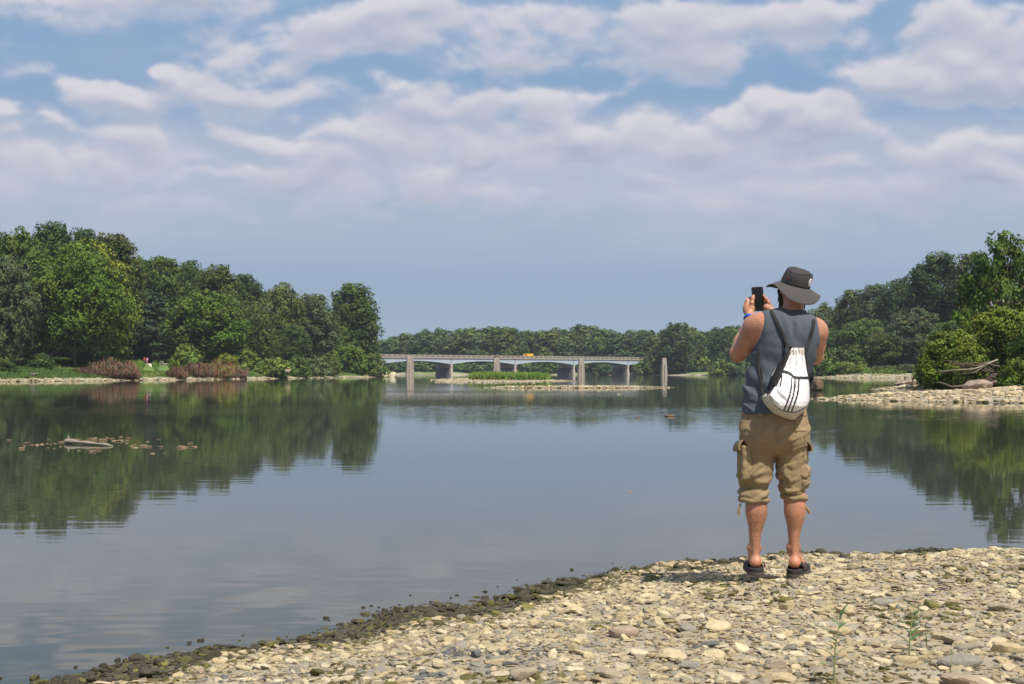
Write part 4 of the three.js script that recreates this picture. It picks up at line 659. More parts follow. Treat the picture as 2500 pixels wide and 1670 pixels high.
// ---------------------------------------------------------------- the man with the phone
{
  const DP = 7.45, X0 = (1895 - CX) / FPX * DP, Y0 = EYE - (1391 - HZ) / FPX * DP;
  const Q = (px, py, z = 0) => { const D = DP - z; return V((px - CX) / FPX * D - X0, EYE + (HZ - py) / FPX * D - Y0, z); };   // photograph pixel at depth z (towards the viewer) in the man's own axes
  const man = base('person', V(X0, Y0, -DP)); tag(man, 'man in sun hat, grey sleeveless shirt and cargo shorts photographing the river with a phone', 'person');
  const J = {
    pelvis: Q(1890, 1040, 0.0), waist: Q(1897, 950, 0.0), chest: Q(1915, 850, 0.0), upper: Q(1922, 795, 0.0), top: Q(1922, 830, 0.0), neck: Q(1935, 765, 0.0), skull: Q(1938, 697, -0.035), chin: Q(1931, 738, -0.10),
    sl: Q(1846, 795, -0.02), sr: Q(1993, 806, -0.02), el: Q(1803, 862, -0.16), wl: Q(1833, 776, -0.36), er: Q(1990, 868, -0.17), wr: Q(1905, 775, -0.36),
    hl: Q(1852, 1050, 0), kl: Q(1846, 1208, -0.01), al: Q(1842, 1338, 0.005), hr: Q(1934, 1050, 0), kr: Q(1939, 1206, -0.01), ar: Q(1938, 1336, 0.005),
    heel_l: Q(1845, 1372, 0.03), toe_l: Q(1836, 1383, -0.17), heel_r: Q(1940, 1373, 0.03), toe_r: Q(1957, 1384, -0.17),
  };
  const Z = 1.38;                                                   // the trunk is that much wider than deep
  const torso = (x, y, z) => {
    const zz = z * Z, c = (a, b, ra, rb) => cap(x, y, zz, V(a.x, a.y, a.z * Z), V(b.x, b.y, b.z * Z), ra, rb);
    let d = smin(c(J.pelvis, J.waist, 0.172, 0.168), c(J.waist, J.chest, 0.164, 0.172), 0.08);
    d = smin(d, c(J.chest, J.top, 0.172, 0.148), 0.08);
    d = smin(d, cap(x, y, z, V(J.sl.x + 0.05, J.sl.y, 0.02), V(J.sr.x - 0.05, J.sr.y, 0.02), 0.078, 0.074), 0.07);
    d = smin(d, cap(x, y, z, V(J.neck.x - 0.02, J.neck.y - 0.02, 0.01), V(J.sl.x + 0.03, J.sl.y + 0.012, 0.0), 0.054, 0.05), 0.05);
    d = smin(d, cap(x, y, z, V(J.neck.x + 0.02, J.neck.y - 0.035, 0.01), V(J.sr.x - 0.02, J.sr.y + 0.0, 0.0), 0.05, 0.045), 0.05);
    // shoulder blades and the furrow of the spine
    d = smin(d, ell(x, y, z, V(J.upper.x - 0.085, J.upper.y - 0.05, 0.075), 0.065, 0.10, 0.05), 0.05); d = smin(d, ell(x, y, z, V(J.upper.x + 0.09, J.upper.y - 0.06, 0.07), 0.065, 0.10, 0.05), 0.05);
    return d;
  };
  const arm = (x, y, z, s, e, w) => {
    let d = cap(x, y, z, s, e, 0.060, 0.047); d = smin(d, ell(x, y, z, s.clone().lerp(e, 0.12), 0.069, 0.080, 0.070), 0.035); d = smin(d, ell(x, y, z, s.clone().lerp(e, 0.55).add(V(0, -0.010, 0.014)), 0.050, 0.075, 0.050), 0.035); d = smin(d, ell(x, y, z, e.clone().add(V(-0.004, -0.012, 0.01)), 0.044, 0.044, 0.044), 0.02);
    const m = e.clone().lerp(w, 0.3); let f = smin(cap(x, y, z, e, m, 0.045, 0.05), cap(x, y, z, m, w, 0.05, 0.031), 0.03); return smin(d, f, 0.035);
  };
  const leg = (x, y, z, h, k, a, heel, toe) => {
    let d = smin(cap(x, y, z, h, k, 0.09, 0.062), cap(x, y, z, k, k.clone().lerp(a, 0.32).add(V(0, 0, 0.012)), 0.054, 0.052), 0.04);
    const cf = k.clone().lerp(a, 0.30).add(V(0, 0, 0.022)); d = smin(d, cap(x, y, z, cf, a, 0.050, 0.030), 0.03);
    d = smin(d, ell(x, y, z, k.clone().lerp(a, 0.24).add(V(-0.018, 0, 0.03)), 0.038, 0.09, 0.04), 0.04); d = smin(d, ell(x, y, z, k.clone().lerp(a, 0.26).add(V(0.019, 0, 0.028)), 0.036, 0.08, 0.04), 0.04);
    d = smin(d, cap(x, y, z, a.clone().add(V(0, 0.08, 0.026)), heel.clone().add(V(0, 0.01, 0)), 0.014, 0.022), 0.018);   // tendon
    d = smin(d, ell(x, y, z, heel, 0.037, 0.036, 0.04), 0.02);
    for (const s of [-1, 1]) d = smin(d, ell(x, y, z, a.clone().add(V(0.033 * s, 0.004, -0.004)), 0.012, 0.015, 0.014), 0.018);
    const mid = heel.clone().lerp(toe, 0.45); d = smin(d, cap(x, y, z, V(a.x, a.y - 0.02, a.z - 0.02), mid.clone().add(V(0, 0.012, 0)), 0.035, 0.036), 0.03); d = smin(d, cap(x, y, z, mid, toe, 0.036, 0.022), 0.03);
    const side = V(toe.z - heel.z, 0, -(toe.x - heel.x)).normalize();
    for (let i = 0; i < 5; i++) { const o = side.clone().multiplyScalar((i - 2) * 0.019), t0 = toe.clone().add(o), t1 = t0.clone().add(V((toe.x - heel.x) * 0.12, -0.008, -0.034 + Math.abs(i - 1.5) * 0.004)); d = smin(d, cap(x, y, z, t0, t1, 0.013, 0.010), 0.008); }
    return d;
  };
  const face = J.skull.clone().add(V(-0.016, -0.012, -0.088));
  const head = (x, y, z) => {
    let d = ell(x, y, z, J.skull, 0.079, 0.108, 0.098); d = smin(d, ell(x, y, z, J.skull.clone().lerp(J.chin, 0.65), 0.060, 0.062, 0.066), 0.05);
    d = smin(d, cap(x, y, z, V(J.neck.x, J.neck.y - 0.02, -0.005), V(J.skull.x, J.skull.y - 0.05, J.skull.z + 0.015), 0.064, 0.060), 0.03);
    d = smin(d, cap(x, y, z, face, face.clone().add(V(-0.004, -0.032, -0.022)), 0.008, 0.015), 0.012);                     // nose
    for (const s of [-1, 1]) { d = smax(d, -ell(x, y, z, face.clone().add(V(0.031 * s, 0.002, 0.0)), 0.017, 0.010, 0.016), 0.012); d = smin(d, ell(x, y, z, face.clone().add(V(0.031 * s, 0.002, 0.008)), 0.012, 0.011, 0.012), 0.004); d = smin(d, ell(x, y, z, V(J.skull.x + 0.080 * s, J.skull.y - 0.022, J.skull.z + 0.012), 0.011, 0.031, 0.020), 0.008); }
    d = smin(d, ell(x, y, z, face.clone().add(V(-0.004, -0.062, 0.002)), 0.024, 0.007, 0.012), 0.008); d = smin(d, ell(x, y, z, face.clone().add(V(-0.004, -0.074, 0.003)), 0.021, 0.008, 0.012), 0.008);
    return d;
  };
  const body = (x, y, z) => { let d = torso(x, y, z) + 0.022 * sstep(0.9, 1.0, y) * sstep(1.42, 1.34, y); d = smin(d, head(x, y, z), 0.03); d = smin(d, arm(x, y, z, J.sl, J.el, J.wl), 0.04); d = smin(d, arm(x, y, z, J.sr, J.er, J.wr), 0.04); d = smin(d, leg(x, y, z, J.hl, J.kl, J.al, J.heel_l, J.toe_l), 0.03); return smin(d, leg(x, y, z, J.hr, J.kr, J.ar, J.heel_r, J.toe_r), 0.03); };

  // phone and hands
  const PH = { c: Q(1850.5, 730, -0.42), w: 0.075, h: 0.157, t: 0.0095 };
  const phoneQ = new THREE.Quaternion().setFromEuler(new THREE.Euler(-0.10, 0.10, 0.055));
  const onPhone = (a, b, c) => V(a, b, c).applyQuaternion(phoneQ).add(PH.c);                                              // a right, b up, c towards the viewer
  const chain = (pts, r0, r1) => (x, y, z) => { let d = 1e9; const n = pts.length - 1; for (let i = 0; i < n; i++) { const q = cap(x, y, z, pts[i], pts[i + 1], lerp(r0, r1, i / n), lerp(r0, r1, (i + 1) / n)); d = i ? smin(d, q, 0.006) : q; } return d; };
  const hand = (s, wrist) => {                                       // s = -1 left side of the phone, 1 right side
    const hx = PH.w / 2, F = [], palmA = onPhone(s * (hx + 0.026), -0.062, -0.018), palmB = onPhone(s * (hx + 0.024), -0.012, -0.024), palmC = onPhone(s * (hx + 0.010), -0.058, 0.012);
    for (let i = 0; i < 4; i++) { const y = 0.008 - i * 0.021, l = [1, 1.08, 1.02, 0.82][i]; F.push(chain([onPhone(s * (hx + 0.024), y - 0.008, -0.026), onPhone(s * (hx + 0.012), y + 0.004, -0.046), onPhone(s * (hx - 0.012 * l), y + 0.008, -0.034 - 0.004 * l), onPhone(s * (hx - 0.030 * l), y + 0.010, -0.020)], 0.0098, 0.0074)); }
    const thumb = s < 0 ? chain([onPhone(s * (hx + 0.016), -0.062, 0.012), onPhone(s * (hx + 0.010), -0.028, 0.022), onPhone(s * (hx + 0.002), 0.002, 0.019), onPhone(s * (hx - 0.004), 0.018, 0.015)], 0.0145, 0.0098)
      : chain([onPhone(s * (hx + 0.040), -0.060, 0.0), onPhone(s * (hx + 0.026), -0.028, 0.014), onPhone(s * (hx + 0.010), -0.004, 0.014), onPhone(s * (hx - 0.002), 0.018, 0.013)], 0.0135, 0.0092);
    return (x, y, z) => { let d = smin(cap(x, y, z, palmA, palmB, 0.027, 0.021), cap(x, y, z, palmA, palmC, 0.024, 0.018), 0.02); d = smin(d, cap(x, y, z, wrist, palmA, 0.029, 0.027), 0.03); for (const g of F) d = smin(d, g(x, y, z), 0.007); return smin(d, thumb(x, y, z), 0.009); };
  };
  const tint = (g, base) => {                                        // freckled, sun-flushed skin: redder on heels, shoulders and hands
    const p = g.attributes.position, c = []; for (let i = 0; i < p.count; i++) { const x = p.getX(i), y = p.getY(i), z = p.getZ(i), f = n3(x * 90, y * 90, z * 90), b = n3(x * 12, y * 12, z * 12), hair = y > 0.10 && y < 0.42 ? 0.9 - 0.22 * sstep(0.5, 0.75, n3(x * 170, y * 70, z * 170)) * sstep(0.1, 0.2, y) : 1, red = 1 + 0.10 * b + 0.12 * sstep(0.12, 0.03, y), k = (0.88 + 0.16 * f - 0.07 * sstep(0.6, 0.75, n3(x * 170, y * 170, z * 170))) * (0.9 + 0.2 * b) * hair; c.push(base[0] * k * red, base[1] * k * lerp(1, 0.96, b), base[2] * k * lerp(1, 0.96, b)); }
    g.setAttribute('color', new THREE.Float32BufferAttribute(c, 3)); return g;
  };
  const skinTex = tex(256, (u, v) => { const k = tn(u, v, 24, 51, 4); return [k, k, k]; }); skinTex.repeat.set(6, 6);
  const skin = new THREE.MeshPhysicalMaterial({ color: 0xffffff, vertexColors: true, roughness: 0.42, bumpMap: skinTex, bumpScale: 0.002, specularIntensity: 0.9 });
  const SK = [0.47, 0.235, 0.14];
  const strip = (g) => { const h = g.toNonIndexed(); return h; };
  const gBody = meshField(body, [-0.36, -0.02, -0.46], [0.40, 1.86, 0.24], 0.0085);
  const gHead = meshField((x, y, z) => Math.max(head(x, y, z), J.neck.y + 0.01 - y), [J.skull.x - 0.13, J.neck.y - 0.01, -0.20], [J.skull.x + 0.13, 1.86, 0.12], 0.005);
  const hl = hand(-1, J.wl), hr = hand(1, J.wr);
  const handBox = (s, f) => meshField(f, [PH.c.x + (s < 0 ? -0.15 : -0.03), PH.c.y - 0.19, PH.c.z - 0.10], [PH.c.x + (s < 0 ? 0.03 : 0.16), PH.c.y + 0.08, PH.c.z + 0.12], 0.003);
  part('body', tint(merge([gBody, gHead, handBox(-1, hl), handBox(1, hr)].map(strip)), SK), skin, man);

  // beard and hair on the left of the jaw, under the hat
  const beard = (x, y, z) => { const d = head(x, y, z) - 0.011 - 0.008 * (n3(x * 120, y * 60, z * 120) - 0.5); const cut = Math.max(J.skull.z - 0.005 + 0.3 * (y - J.skull.y) + 0.0 - 0, 0); return smax(d, Math.max(y - (J.skull.y - 0.022), z - (J.skull.z + 0.02) , -(y - (J.chin.y - 0.09))), 0.012); };
  part('beard', meshField((x, y, z) => smin(beard(x, y, z), smax(ell(x, y, z, J.chin.clone().add(V(-0.01, -0.03, -0.02)), 0.06, 0.07, 0.05) + 0.006 * (n3(x * 120, y * 60, z * 120) - 0.5), y - J.chin.y - 0.02, 0.01), 0.02), [J.skull.x - 0.13, J.chin.y - 0.13, -0.24], [J.skull.x + 0.13, J.skull.y + 0.02, 0.04], 0.005), std([0.018, 0.014, 0.012], 0.8), man);
  // teal strap end behind the right ear
  part('strap', tube([V(J.skull.x + 0.082, J.skull.y - 0.02, 0.0), V(J.skull.x + 0.094, J.skull.y - 0.05, 0.012), V(J.skull.x + 0.082, J.skull.y - 0.075, 0.016)], 0.008, 8, 6), std([0.03, 0.16, 0.18], 0.8), man);
  // wristband
  { const g = new THREE.TorusGeometry(0.036, 0.0085, 8, 24), p = J.wl.clone().lerp(J.el, 0.04), dir = J.wl.clone().sub(J.el).normalize(); g.scale(1, 1, 1.4); g.applyQuaternion(new THREE.Quaternion().setFromUnitVectors(V(0, 0, 1), dir)); g.translate(p.x, p.y, p.z); part('wristband', g, std([0.01, 0.10, 0.55], 0.5), man); }

  // shirt
  const hemY = Q(1880, 1008).y, hipW = (x, y, z) => { const zz = z * 1.3, a = Q(1890, 1006, 0), b = Q(1893, 930, 0), c = Q(1912, 865, 0); return smin(cap(x, y, zz, V(a.x, a.y, 0), V(b.x, b.y, 0), 0.188, 0.158), cap(x, y, zz, V(b.x, b.y, 0), V(c.x, c.y, 0), 0.158, 0.138), 0.05); };
  const armCut = (x, y, z, s) => { const p = s < 0 ? J.sl : J.sr, n = s < 0 ? V(-0.93, 0.30, -0.2) : V(0.95, 0.24, -0.2); const lower = s < 0 ? 0.125 : 0.10; const t = clamp((p.y + 0.06 - y) / (lower + 0.06)); const inset = s < 0 ? lerp(-0.022, 0.010, t * t) : lerp(-0.016, 0.012, t * t); const a = (x - p.x) * (s < 0 ? -1 : 1) - inset; return -smax(-a, p.y - lower - 0.035 - y, 0.03); };
  const fold = (x, y, z) => {
    const u = x - J.upper.x; let w = 0;
    w += 0.009 * Math.exp(-(((u - 0.03 + (J.upper.y - y) * 0.10) / 0.018) ** 2)) * sstep(1.22, 1.34, y) * sstep(1.56, 1.48, y);      // drape running down from the collar
    w += 0.007 * Math.exp(-(((u + 0.03 - (J.upper.y - y) * 0.25) / 0.02) ** 2)) * sstep(1.15, 1.3, y) * sstep(1.58, 1.5, y);
    w += 0.016 * (1 - Math.abs(2 * fbm(x * 7 + y * 2.5 + 3, y * 5.0 - x * 2, 3) - 1) - 0.72) * (0.45 + 0.8 * sstep(1.4, 1.05, y));
    w += 0.006 * Math.sin((x * 0.8 + y * 0.6) * 60 + 6 * fbm(x * 5, y * 5, 2)) * sstep(1.3, 1.1, y) * sstep(1.0, 1.1, y);
    w += 0.007 * Math.max(0, Math.sin((y + 0.35 * x + 0.02 * Math.sin(x * 30)) * 88 + 3 * fbm(x * 9, y * 9, 2))) * sstep(1.08, 0.98, y) * sstep(0.05, -0.12, x);  // gathered low on the left
    return w;
  };
  const shirt = (x, y, z) => {
    let d = smin(torso(x, y, z) - 0.011, hipW(x, y, z), 0.04) - 1.6 * (fold(x, y, z) - 0.004);
    d = smax(d, armCut(x, y, z, -1), 0.012); d = smax(d, armCut(x, y, z, 1), 0.012);
    d = smax(d, hemY + 0.010 * Math.sin(x * 16 + 1) - y, 0.01);
    const nk = ell(x, y, z, V(J.neck.x, J.neck.y + 0.045, -0.03), 0.083, 0.078, 0.105); return smax(d, -nk, 0.008);
  };
  const weave = tex(512, (u, v) => { const k = 0.5 + 0.25 * Math.sin(u * 6.283 * 128) * Math.sin(v * 6.283 * 128) + 0.5 * (tn(u, v, 60, 5, 3) - 0.5); return [k, k, k]; });
  const heather = tex(512, (u, v) => { const k = 0.78 + 0.30 * (tn(u, v * 0.5, 96, 4, 2) - 0.3) * 0.7 + 0.06 * tn(u, v, 6, 8, 3); return [k, k, k]; }); heather.repeat.set(3, 3); weave.repeat.set(4, 4);
  const shirtMat = std([0.088, 0.106, 0.134], 0.95, { map: heather, bumpMap: weave, bumpScale: 0.0008 });
  part('shirt', meshField(shirt, [-0.30, 0.88, -0.26], [0.36, 1.64, 0.24], 0.0065), shirtMat, man);
  part('collar', tube([...Array(15)].map((_, i) => { const a = -0.05 + i / 14 * 3.24; const x = J.neck.x + 0.083 * Math.cos(a); let z = -0.03 + 0.1 * Math.sin(a), y = J.neck.y + 0.02 - 0.028 * Math.sin(a); for (let k = 0; k < 30 && shirt(x, y, z) > 0.002; k++) y -= 0.003; return V(x, y + 0.004, z); }), 0.006, 40, 6), shirtMat, man);

  // cargo shorts
  const crotch = Q(1893, 1120, 0);
  const wrinkle = (x, y, z) => { const r = 1 - Math.abs(2 * fbm(x * 6 + z * 4 + y * 3 + 2, y * 11 - x * 5, 3) - 1); const low = sstep(0.78, 0.48, y); return 0.034 * (r - 0.72) * (0.6 + 0.9 * low) + 0.008 * Math.sin(y * 74 + x * 20 + 5 * fbm(x * 8, y * 8, 2)) * sstep(0.60, 0.47, y); };
  const legTube = (x, y, z, s) => { const a = s < 0 ? Q(1852, 1050, 0) : Q(1931, 1050, 0), b = s < 0 ? Q(1845, 1150, 0) : Q(1936, 1150, 0), c = s < 0 ? Q(1840, 1226, 0.0) : Q(1939, 1220, 0.0); return smin(cap(x, y, z, a, b, 0.106, 0.087), cap(x, y, z, b, c, 0.087, s < 0 ? 0.082 : 0.072), 0.05); };
  const shorts = (x, y, z) => {
    const a = Q(1890, 1000, 0), b = Q(1890, 1052, 0), zz = z * 1.18; let d = cap(x, y, zz, V(a.x - 0.045, a.y, 0), V(b.x - 0.045, b.y, 0), 0.144, 0.143); d = smin(d, cap(x, y, zz, V(a.x + 0.045, a.y, 0), V(b.x + 0.045, b.y, 0), 0.144, 0.143), 0.04);
    d = smin(d, ell(x, y, z, V(b.x - 0.075, b.y - 0.02, 0.075), 0.10, 0.10, 0.08), 0.06); d = smin(d, ell(x, y, z, V(b.x + 0.075, b.y - 0.02, 0.075), 0.10, 0.10, 0.08), 0.06);
    d = smin(d, smin(legTube(x, y, z, -1), legTube(x, y, z, 1), 0.012), 0.05);
    d -= wrinkle(x, y, z); d = smax(d, y - Q(1890, 996).y, 0.01);
    const hem = x < crotch.x ? Q(1840, 1226).y + 0.01 * (x + 0.1) : Q(1939, 1218).y; d = smax(d, hem - y, 0.006);
    // the leg openings
    const kn = x < crotch.x ? Q(1840, 1226) : Q(1939, 1220); return smax(d, -cap(x, y, z, V(kn.x, kn.y - 0.1, 0), V(kn.x, kn.y + 0.06, 0), x < crotch.x ? 0.074 : 0.067, 0.06), 0.004);
  };
  const twill = tex(512, (u, v) => { const k = 0.5 + 0.3 * Math.sin((u + v) * 6.283 * 100) + 0.6 * (tn(u, v, 20, 15, 4) - 0.5); return [k, k, k]; }); twill.repeat.set(4, 4);
  const faded = tex(512, (u, v) => { const k = 0.80 + 0.26 * (tn(u, v, 8, 25, 5) - 0.3); return [k, k * 0.99, k * 0.97]; }); faded.repeat.set(2, 2);
  const khaki = std([0.335, 0.245, 0.135], 0.95, { map: faded, bumpMap: twill, bumpScale: 0.0012 });
  const sh = part('shorts', meshField(shorts, [-0.30, 0.36, -0.26], [0.27, 1.02, 0.26], 0.0065), khaki, man);
  const surfZ = (f, x, y, z0 = 0.36) => { for (let z = z0; z > -0.2; z -= 0.002) if (f(x, y, z) < 0) return z; return 0; };
  const onShort = (px, py, lift = 0.004) => { let q = Q(px, py, 0.1); let z = surfZ(shorts, q.x, q.y); q = Q(px, py, z); z = surfZ(shorts, q.x, q.y); return V(q.x, q.y, z + lift); };
  const onShirt = (px, py, lift = 0.004) => { let q = Q(px, py, 0.1); let z = surfZ(shirt, q.x, q.y); q = Q(px, py, z); z = surfZ(shirt, q.x, q.y); return V(q.x, q.y, z + lift); };
  function patch(fn, nu, nv, lift) {                                  // a cloth panel with a raised edge: fn(u, v) -> point on the surface
    const pos = [], idx = []; for (let j = 0; j <= nv; j++) for (let i = 0; i <= nu; i++) { const p = fn(i / nu, j / nv), e = (i === 0 || j === 0 || i === nu || j === nv) ? -0.006 : lift; pos.push(p.x, p.y, p.z + e); }
    for (let j = 0; j < nv; j++) for (let i = 0; i < nu; i++) { const a = j * (nu + 1) + i; idx.push(a, a + 1, a + nu + 2, a, a + nu + 2, a + nu + 1); }
    const g = new THREE.BufferGeometry(); g.setAttribute('position', new THREE.Float32BufferAttribute(pos, 3)); g.setAttribute('uv', new THREE.Float32BufferAttribute(pos.flatMap((p, i) => i % 3 === 0 ? [pos[i], pos[i + 1]] : []), 2)); g.setIndex(idx); g.computeVertexNormals(); return g;
  }
  const quadPatch = (a, b, c, d, f, lift = 0.006, n = 12) => patch((u, v) => f(lerp(lerp(a[0], b[0], u), lerp(d[0], c[0], u), v), lerp(lerp(a[1], b[1], u), lerp(d[1], c[1], u), v), 0), n, n, lift);
  part('back_pocket', quadPatch([1826, 1006], [1868, 1010], [1866, 1060], [1824, 1058], onShort), khaki, sh); part('back_pocket', quadPatch([1936, 1008], [1971, 1006], [1972, 1056], [1938, 1058], onShort), khaki, sh);
  part('pocket_flap', quadPatch([1826, 1003], [1870, 1005], [1862, 1020], [1838, 1019], onShort, 0.013), khaki, sh); part('pocket_flap', quadPatch([1946, 1004], [1972, 1002], [1970, 1017], [1956, 1015], onShort, 0.012), khaki, sh);
  // cargo pockets standing out at the sides, each with its flap
  const cargo = (s) => { const c = s < 0 ? Q(1818, 1128, 0.0) : Q(1953, 1124, 0.0); return meshField((x, y, z) => { const q = V(x - c.x, y - c.y, z - c.z), w = 0.016, h = 0.085, dd = 0.078; const dx = Math.abs(q.x) - w, dy = Math.abs(q.y) - h, dz = Math.abs(q.z) - dd; return Math.hypot(Math.max(dx, 0), Math.max(dy, 0), Math.max(dz, 0)) + Math.min(0, Math.max(dx, dy, dz)) - 0.016 - 0.034 * (fbm(x * 14 + z * 10, y * 18, 3) - 0.5); }, [c.x - 0.07, c.y - 0.13, c.z - 0.12], [c.x + 0.07, c.y + 0.13, c.z + 0.12], 0.006); };
  for (const s of [-1, 1]) {
    const pk = part('cargo_pocket', cargo(s), khaki, sh), o = s < 0 ? Q(1807, 1092, 0) : Q(1962, 1088, 0);
    const g = new THREE.BoxGeometry(0.012, 0.062, 0.19, 2, 6, 8), p = g.attributes.position; for (let i = 0; i < p.count; i++) { const y = p.getY(i), t = (0.031 - y) / 0.062, z = p.getZ(i); p.setX(i, p.getX(i) + s * (0.004 + (s < 0 ? 0.020 : 0.026) * Math.sin(t * 2.2) - (s < 0 && t < 0.3 ? 0.0 : 0))); p.setY(i, y + (s < 0 ? 0.02 * (z + 0.09) / 0.18 : 0)); }
    g.computeVertexNormals(); g.translate(o.x, o.y, o.z + 0.01); part('pocket_flap', g, khaki, sh);
    const h = s < 0 ? Q(1808, 1230, 0.02) : Q(1965, 1226, 0.02); part('drawstring', tube([h, h.clone().add(V(s * 0.006 - 0.004, -0.025, 0.01)), h.clone().add(V(s * (s < 0 ? 0.012 : 0.020), -0.052, 0.012)), h.clone().add(V(s * (s < 0 ? 0.016 : 0.026), -0.066, 0.01))], (t) => 0.0055 + 0.004 * t, 10, 6), khaki, sh);
    const k = s < 0 ? Q(1840, 1222, 0) : Q(1939, 1216, 0), r = s < 0 ? 0.0845 : 0.0745, tor = new THREE.TorusGeometry(r, 0.011, 8, 48); tor.rotateX(Math.PI / 2); tor.scale(1, 1.5, 1); { const q = tor.attributes.position; for (let i = 0; i < q.count; i++) q.setY(i, q.getY(i) + 0.004 * Math.sin(q.getX(i) * 60) - (s < 0 ? 0.0 : 0.1) * q.getX(i) * 0.3); tor.computeVertexNormals(); } tor.translate(k.x, k.y + 0.006, 0); part('hem', tor, khaki, sh);
  }
  part('seam', tube([...Array(12)].map((_, i) => onShort(1905 - i * 0.9, 1015 + i * 5, 0.001)), 0.003, 24, 5), khaki, sh);
  for (const s of [-1, 1]) part('seam', tube([...Array(16)].map((_, i) => s < 0 ? onShort(1824 - i * 0.1, 1064 + i * 9.6, 0.001) : onShort(1964 - i * 0.25, 1064 + i * 9.4, 0.001)), 0.0035, 30, 5), khaki, sh);

  // sandals
  const rubber = std([0.026, 0.021, 0.019], 0.8), rim = std([0.075, 0.055, 0.045], 0.8);
  for (const s of [-1, 1]) {
    const heel = s < 0 ? J.heel_l : J.heel_r, toe = s < 0 ? J.toe_l : J.toe_r, d = toe.clone().sub(heel), ang = Math.atan2(d.x, -d.z), L = 0.30;
    const outline = (k) => { const sp = new THREE.Shape(), pts = [[-0.036, 0.03], [-0.045, 0.0], [-0.046, -0.06], [-0.050, -0.16], [-0.046, -0.22], [-0.02, -0.262], [0.02, -0.262], [0.048, -0.22], [0.052, -0.15], [0.043, -0.06], [0.045, 0.0], [0.036, 0.03], [0, 0.052]]; sp.setFromPoints(new THREE.CatmullRomCurve3(pts.map(([a, b]) => V(a * k, -b * k, 0)), true).getPoints(48).map((p) => new THREE.Vector2(p.x, p.y))); return sp; };
    const sd = part('sandal', new THREE.ExtrudeGeometry(outline(1), { depth: 0.018, bevelEnabled: true, bevelSize: 0.004, bevelThickness: 0.004, bevelSegments: 2 }).rotateX(-Math.PI / 2), rubber, man);
    sd.position.set(heel.x, s < 0 ? -0.002 : -0.012, heel.z + 0.0); sd.rotation.y = -ang;
    if (s > 0) { const rr = part('sole', new THREE.ExtrudeGeometry(outline(1.06), { depth: 0.014, bevelEnabled: true, bevelSize: 0.003, bevelThickness: 0.003, bevelSegments: 2 }).rotateX(-Math.PI / 2), rim, sd); rr.position.y = -0.022; } else { const rr = part('sole', new THREE.ExtrudeGeometry(outline(1.05), { depth: 0.012, bevelEnabled: true, bevelSize: 0.003, bevelThickness: 0.003, bevelSegments: 2 }).rotateX(-Math.PI / 2), rim, sd); rr.position.y = -0.018; }
    part('strap', (() => { const pts = [], g = []; for (let i = 0; i <= 16; i++) { const a = Math.PI * i / 16; pts.push([Math.cos(a) * 0.049, 0.010 + Math.sin(a) * 0.060]); } const pos = [], idx = []; for (const [zz, k] of [[-0.02, 0.98], [-0.07, 1.0], [-0.12, 0.94], [-0.16, 0.84]]) for (const [x, y] of pts) pos.push(x * (zz < -0.05 ? 1.04 : 1), y * k, zz); for (let j = 0; j < 3; j++) for (let i = 0; i < 16; i++) { const a = j * 17 + i; idx.push(a, a + 17, a + 1, a + 1, a + 17, a + 18); } const b = new THREE.BufferGeometry(); b.setAttribute('position', new THREE.Float32BufferAttribute(pos, 3)); b.setIndex(idx); b.computeVertexNormals(); return b; })(), std([0.026, 0.021, 0.019], 0.8, { side: THREE.DoubleSide }), sd);
    part('buckle', box(0.008, 0.022, 0.03, 0.056, 0.03, -0.03), rim, sd); part('tab', box(0.004, 0.008, 0.006, 0.0575, 0.046, -0.02), std([0.45, 0.13, 0.02], 0.7), sd);
  }

  // hat: crown and wide floppy brim, tipped back and down to the right
  const hat = new THREE.Group(); hat.name = 'sun_hat'; man.add(hat); hat.position.copy(Q(1941, 697, -0.02)); hat.rotation.set(0.24, 0, -0.24, 'ZXY');
  const hatTex = tex(512, (u, v) => { const k = 0.62 + 0.5 * (tn(u, v, 40, 61, 3) - 0.3); return [k, k, k * 1.0]; }); hatTex.repeat.set(3, 2);
  const ringTex = tex(512, (u, v) => { const r = 0.5 + 0.5 * Math.sin(v * 6.283 * 16), n = tn(u, v, 80, 71, 2); const k = 0.42 + 0.55 * Math.pow(r, 0.7) * (0.55 + 0.75 * n); return [k, k * 0.98, k * 0.97]; }); ringTex.repeat.set(6, 1);
  const hatMat = std([0.058, 0.057, 0.058], 0.95, { map: hatTex, bumpMap: weave, bumpScale: 0.0012, side: THREE.DoubleSide }), brimMat = std([0.10, 0.094, 0.091], 0.95, { map: ringTex, bumpMap: ringTex, bumpScale: 0.003, side: THREE.DoubleSide });
  const sweep = (prof, wob, nu = 72) => {                           // prof: [radius, height, u]; wob(angle, k) -> height added
    const pos = [], uv = [], idx = [], n = prof.length; for (let i = 0; i <= nu; i++) { const a = i / nu * Math.PI * 2; prof.forEach(([r, h, k], j) => { const [dr, dh] = wob(a, k); pos.push(Math.cos(a) * (r + dr) * 0.93, h + dh, Math.sin(a) * (r + dr) * 1.07); uv.push(i / nu, j / (n - 1)); }); }
    for (let i = 0; i < nu; i++) for (let j = 0; j < n - 1; j++) { const a = i * n + j; idx.push(a, a + 1, a + n, a + 1, a + n + 1, a + n); }
    const g = new THREE.BufferGeometry(); g.setAttribute('position', new THREE.Float32BufferAttribute(pos, 3)); g.setAttribute('uv', new THREE.Float32BufferAttribute(uv, 2)); g.setIndex(idx); g.computeVertexNormals(); return g;
  };
  const dent = (a, k) => [0.006 * Math.sin(a * 3 + 1) * k - 0.012 * Math.exp(-((((a + 6.283 - 2.5) % 6.283 - 0) / 0.35) ** 2)) * k, 0.006 * Math.sin(a * 2 + 0.5) * k];
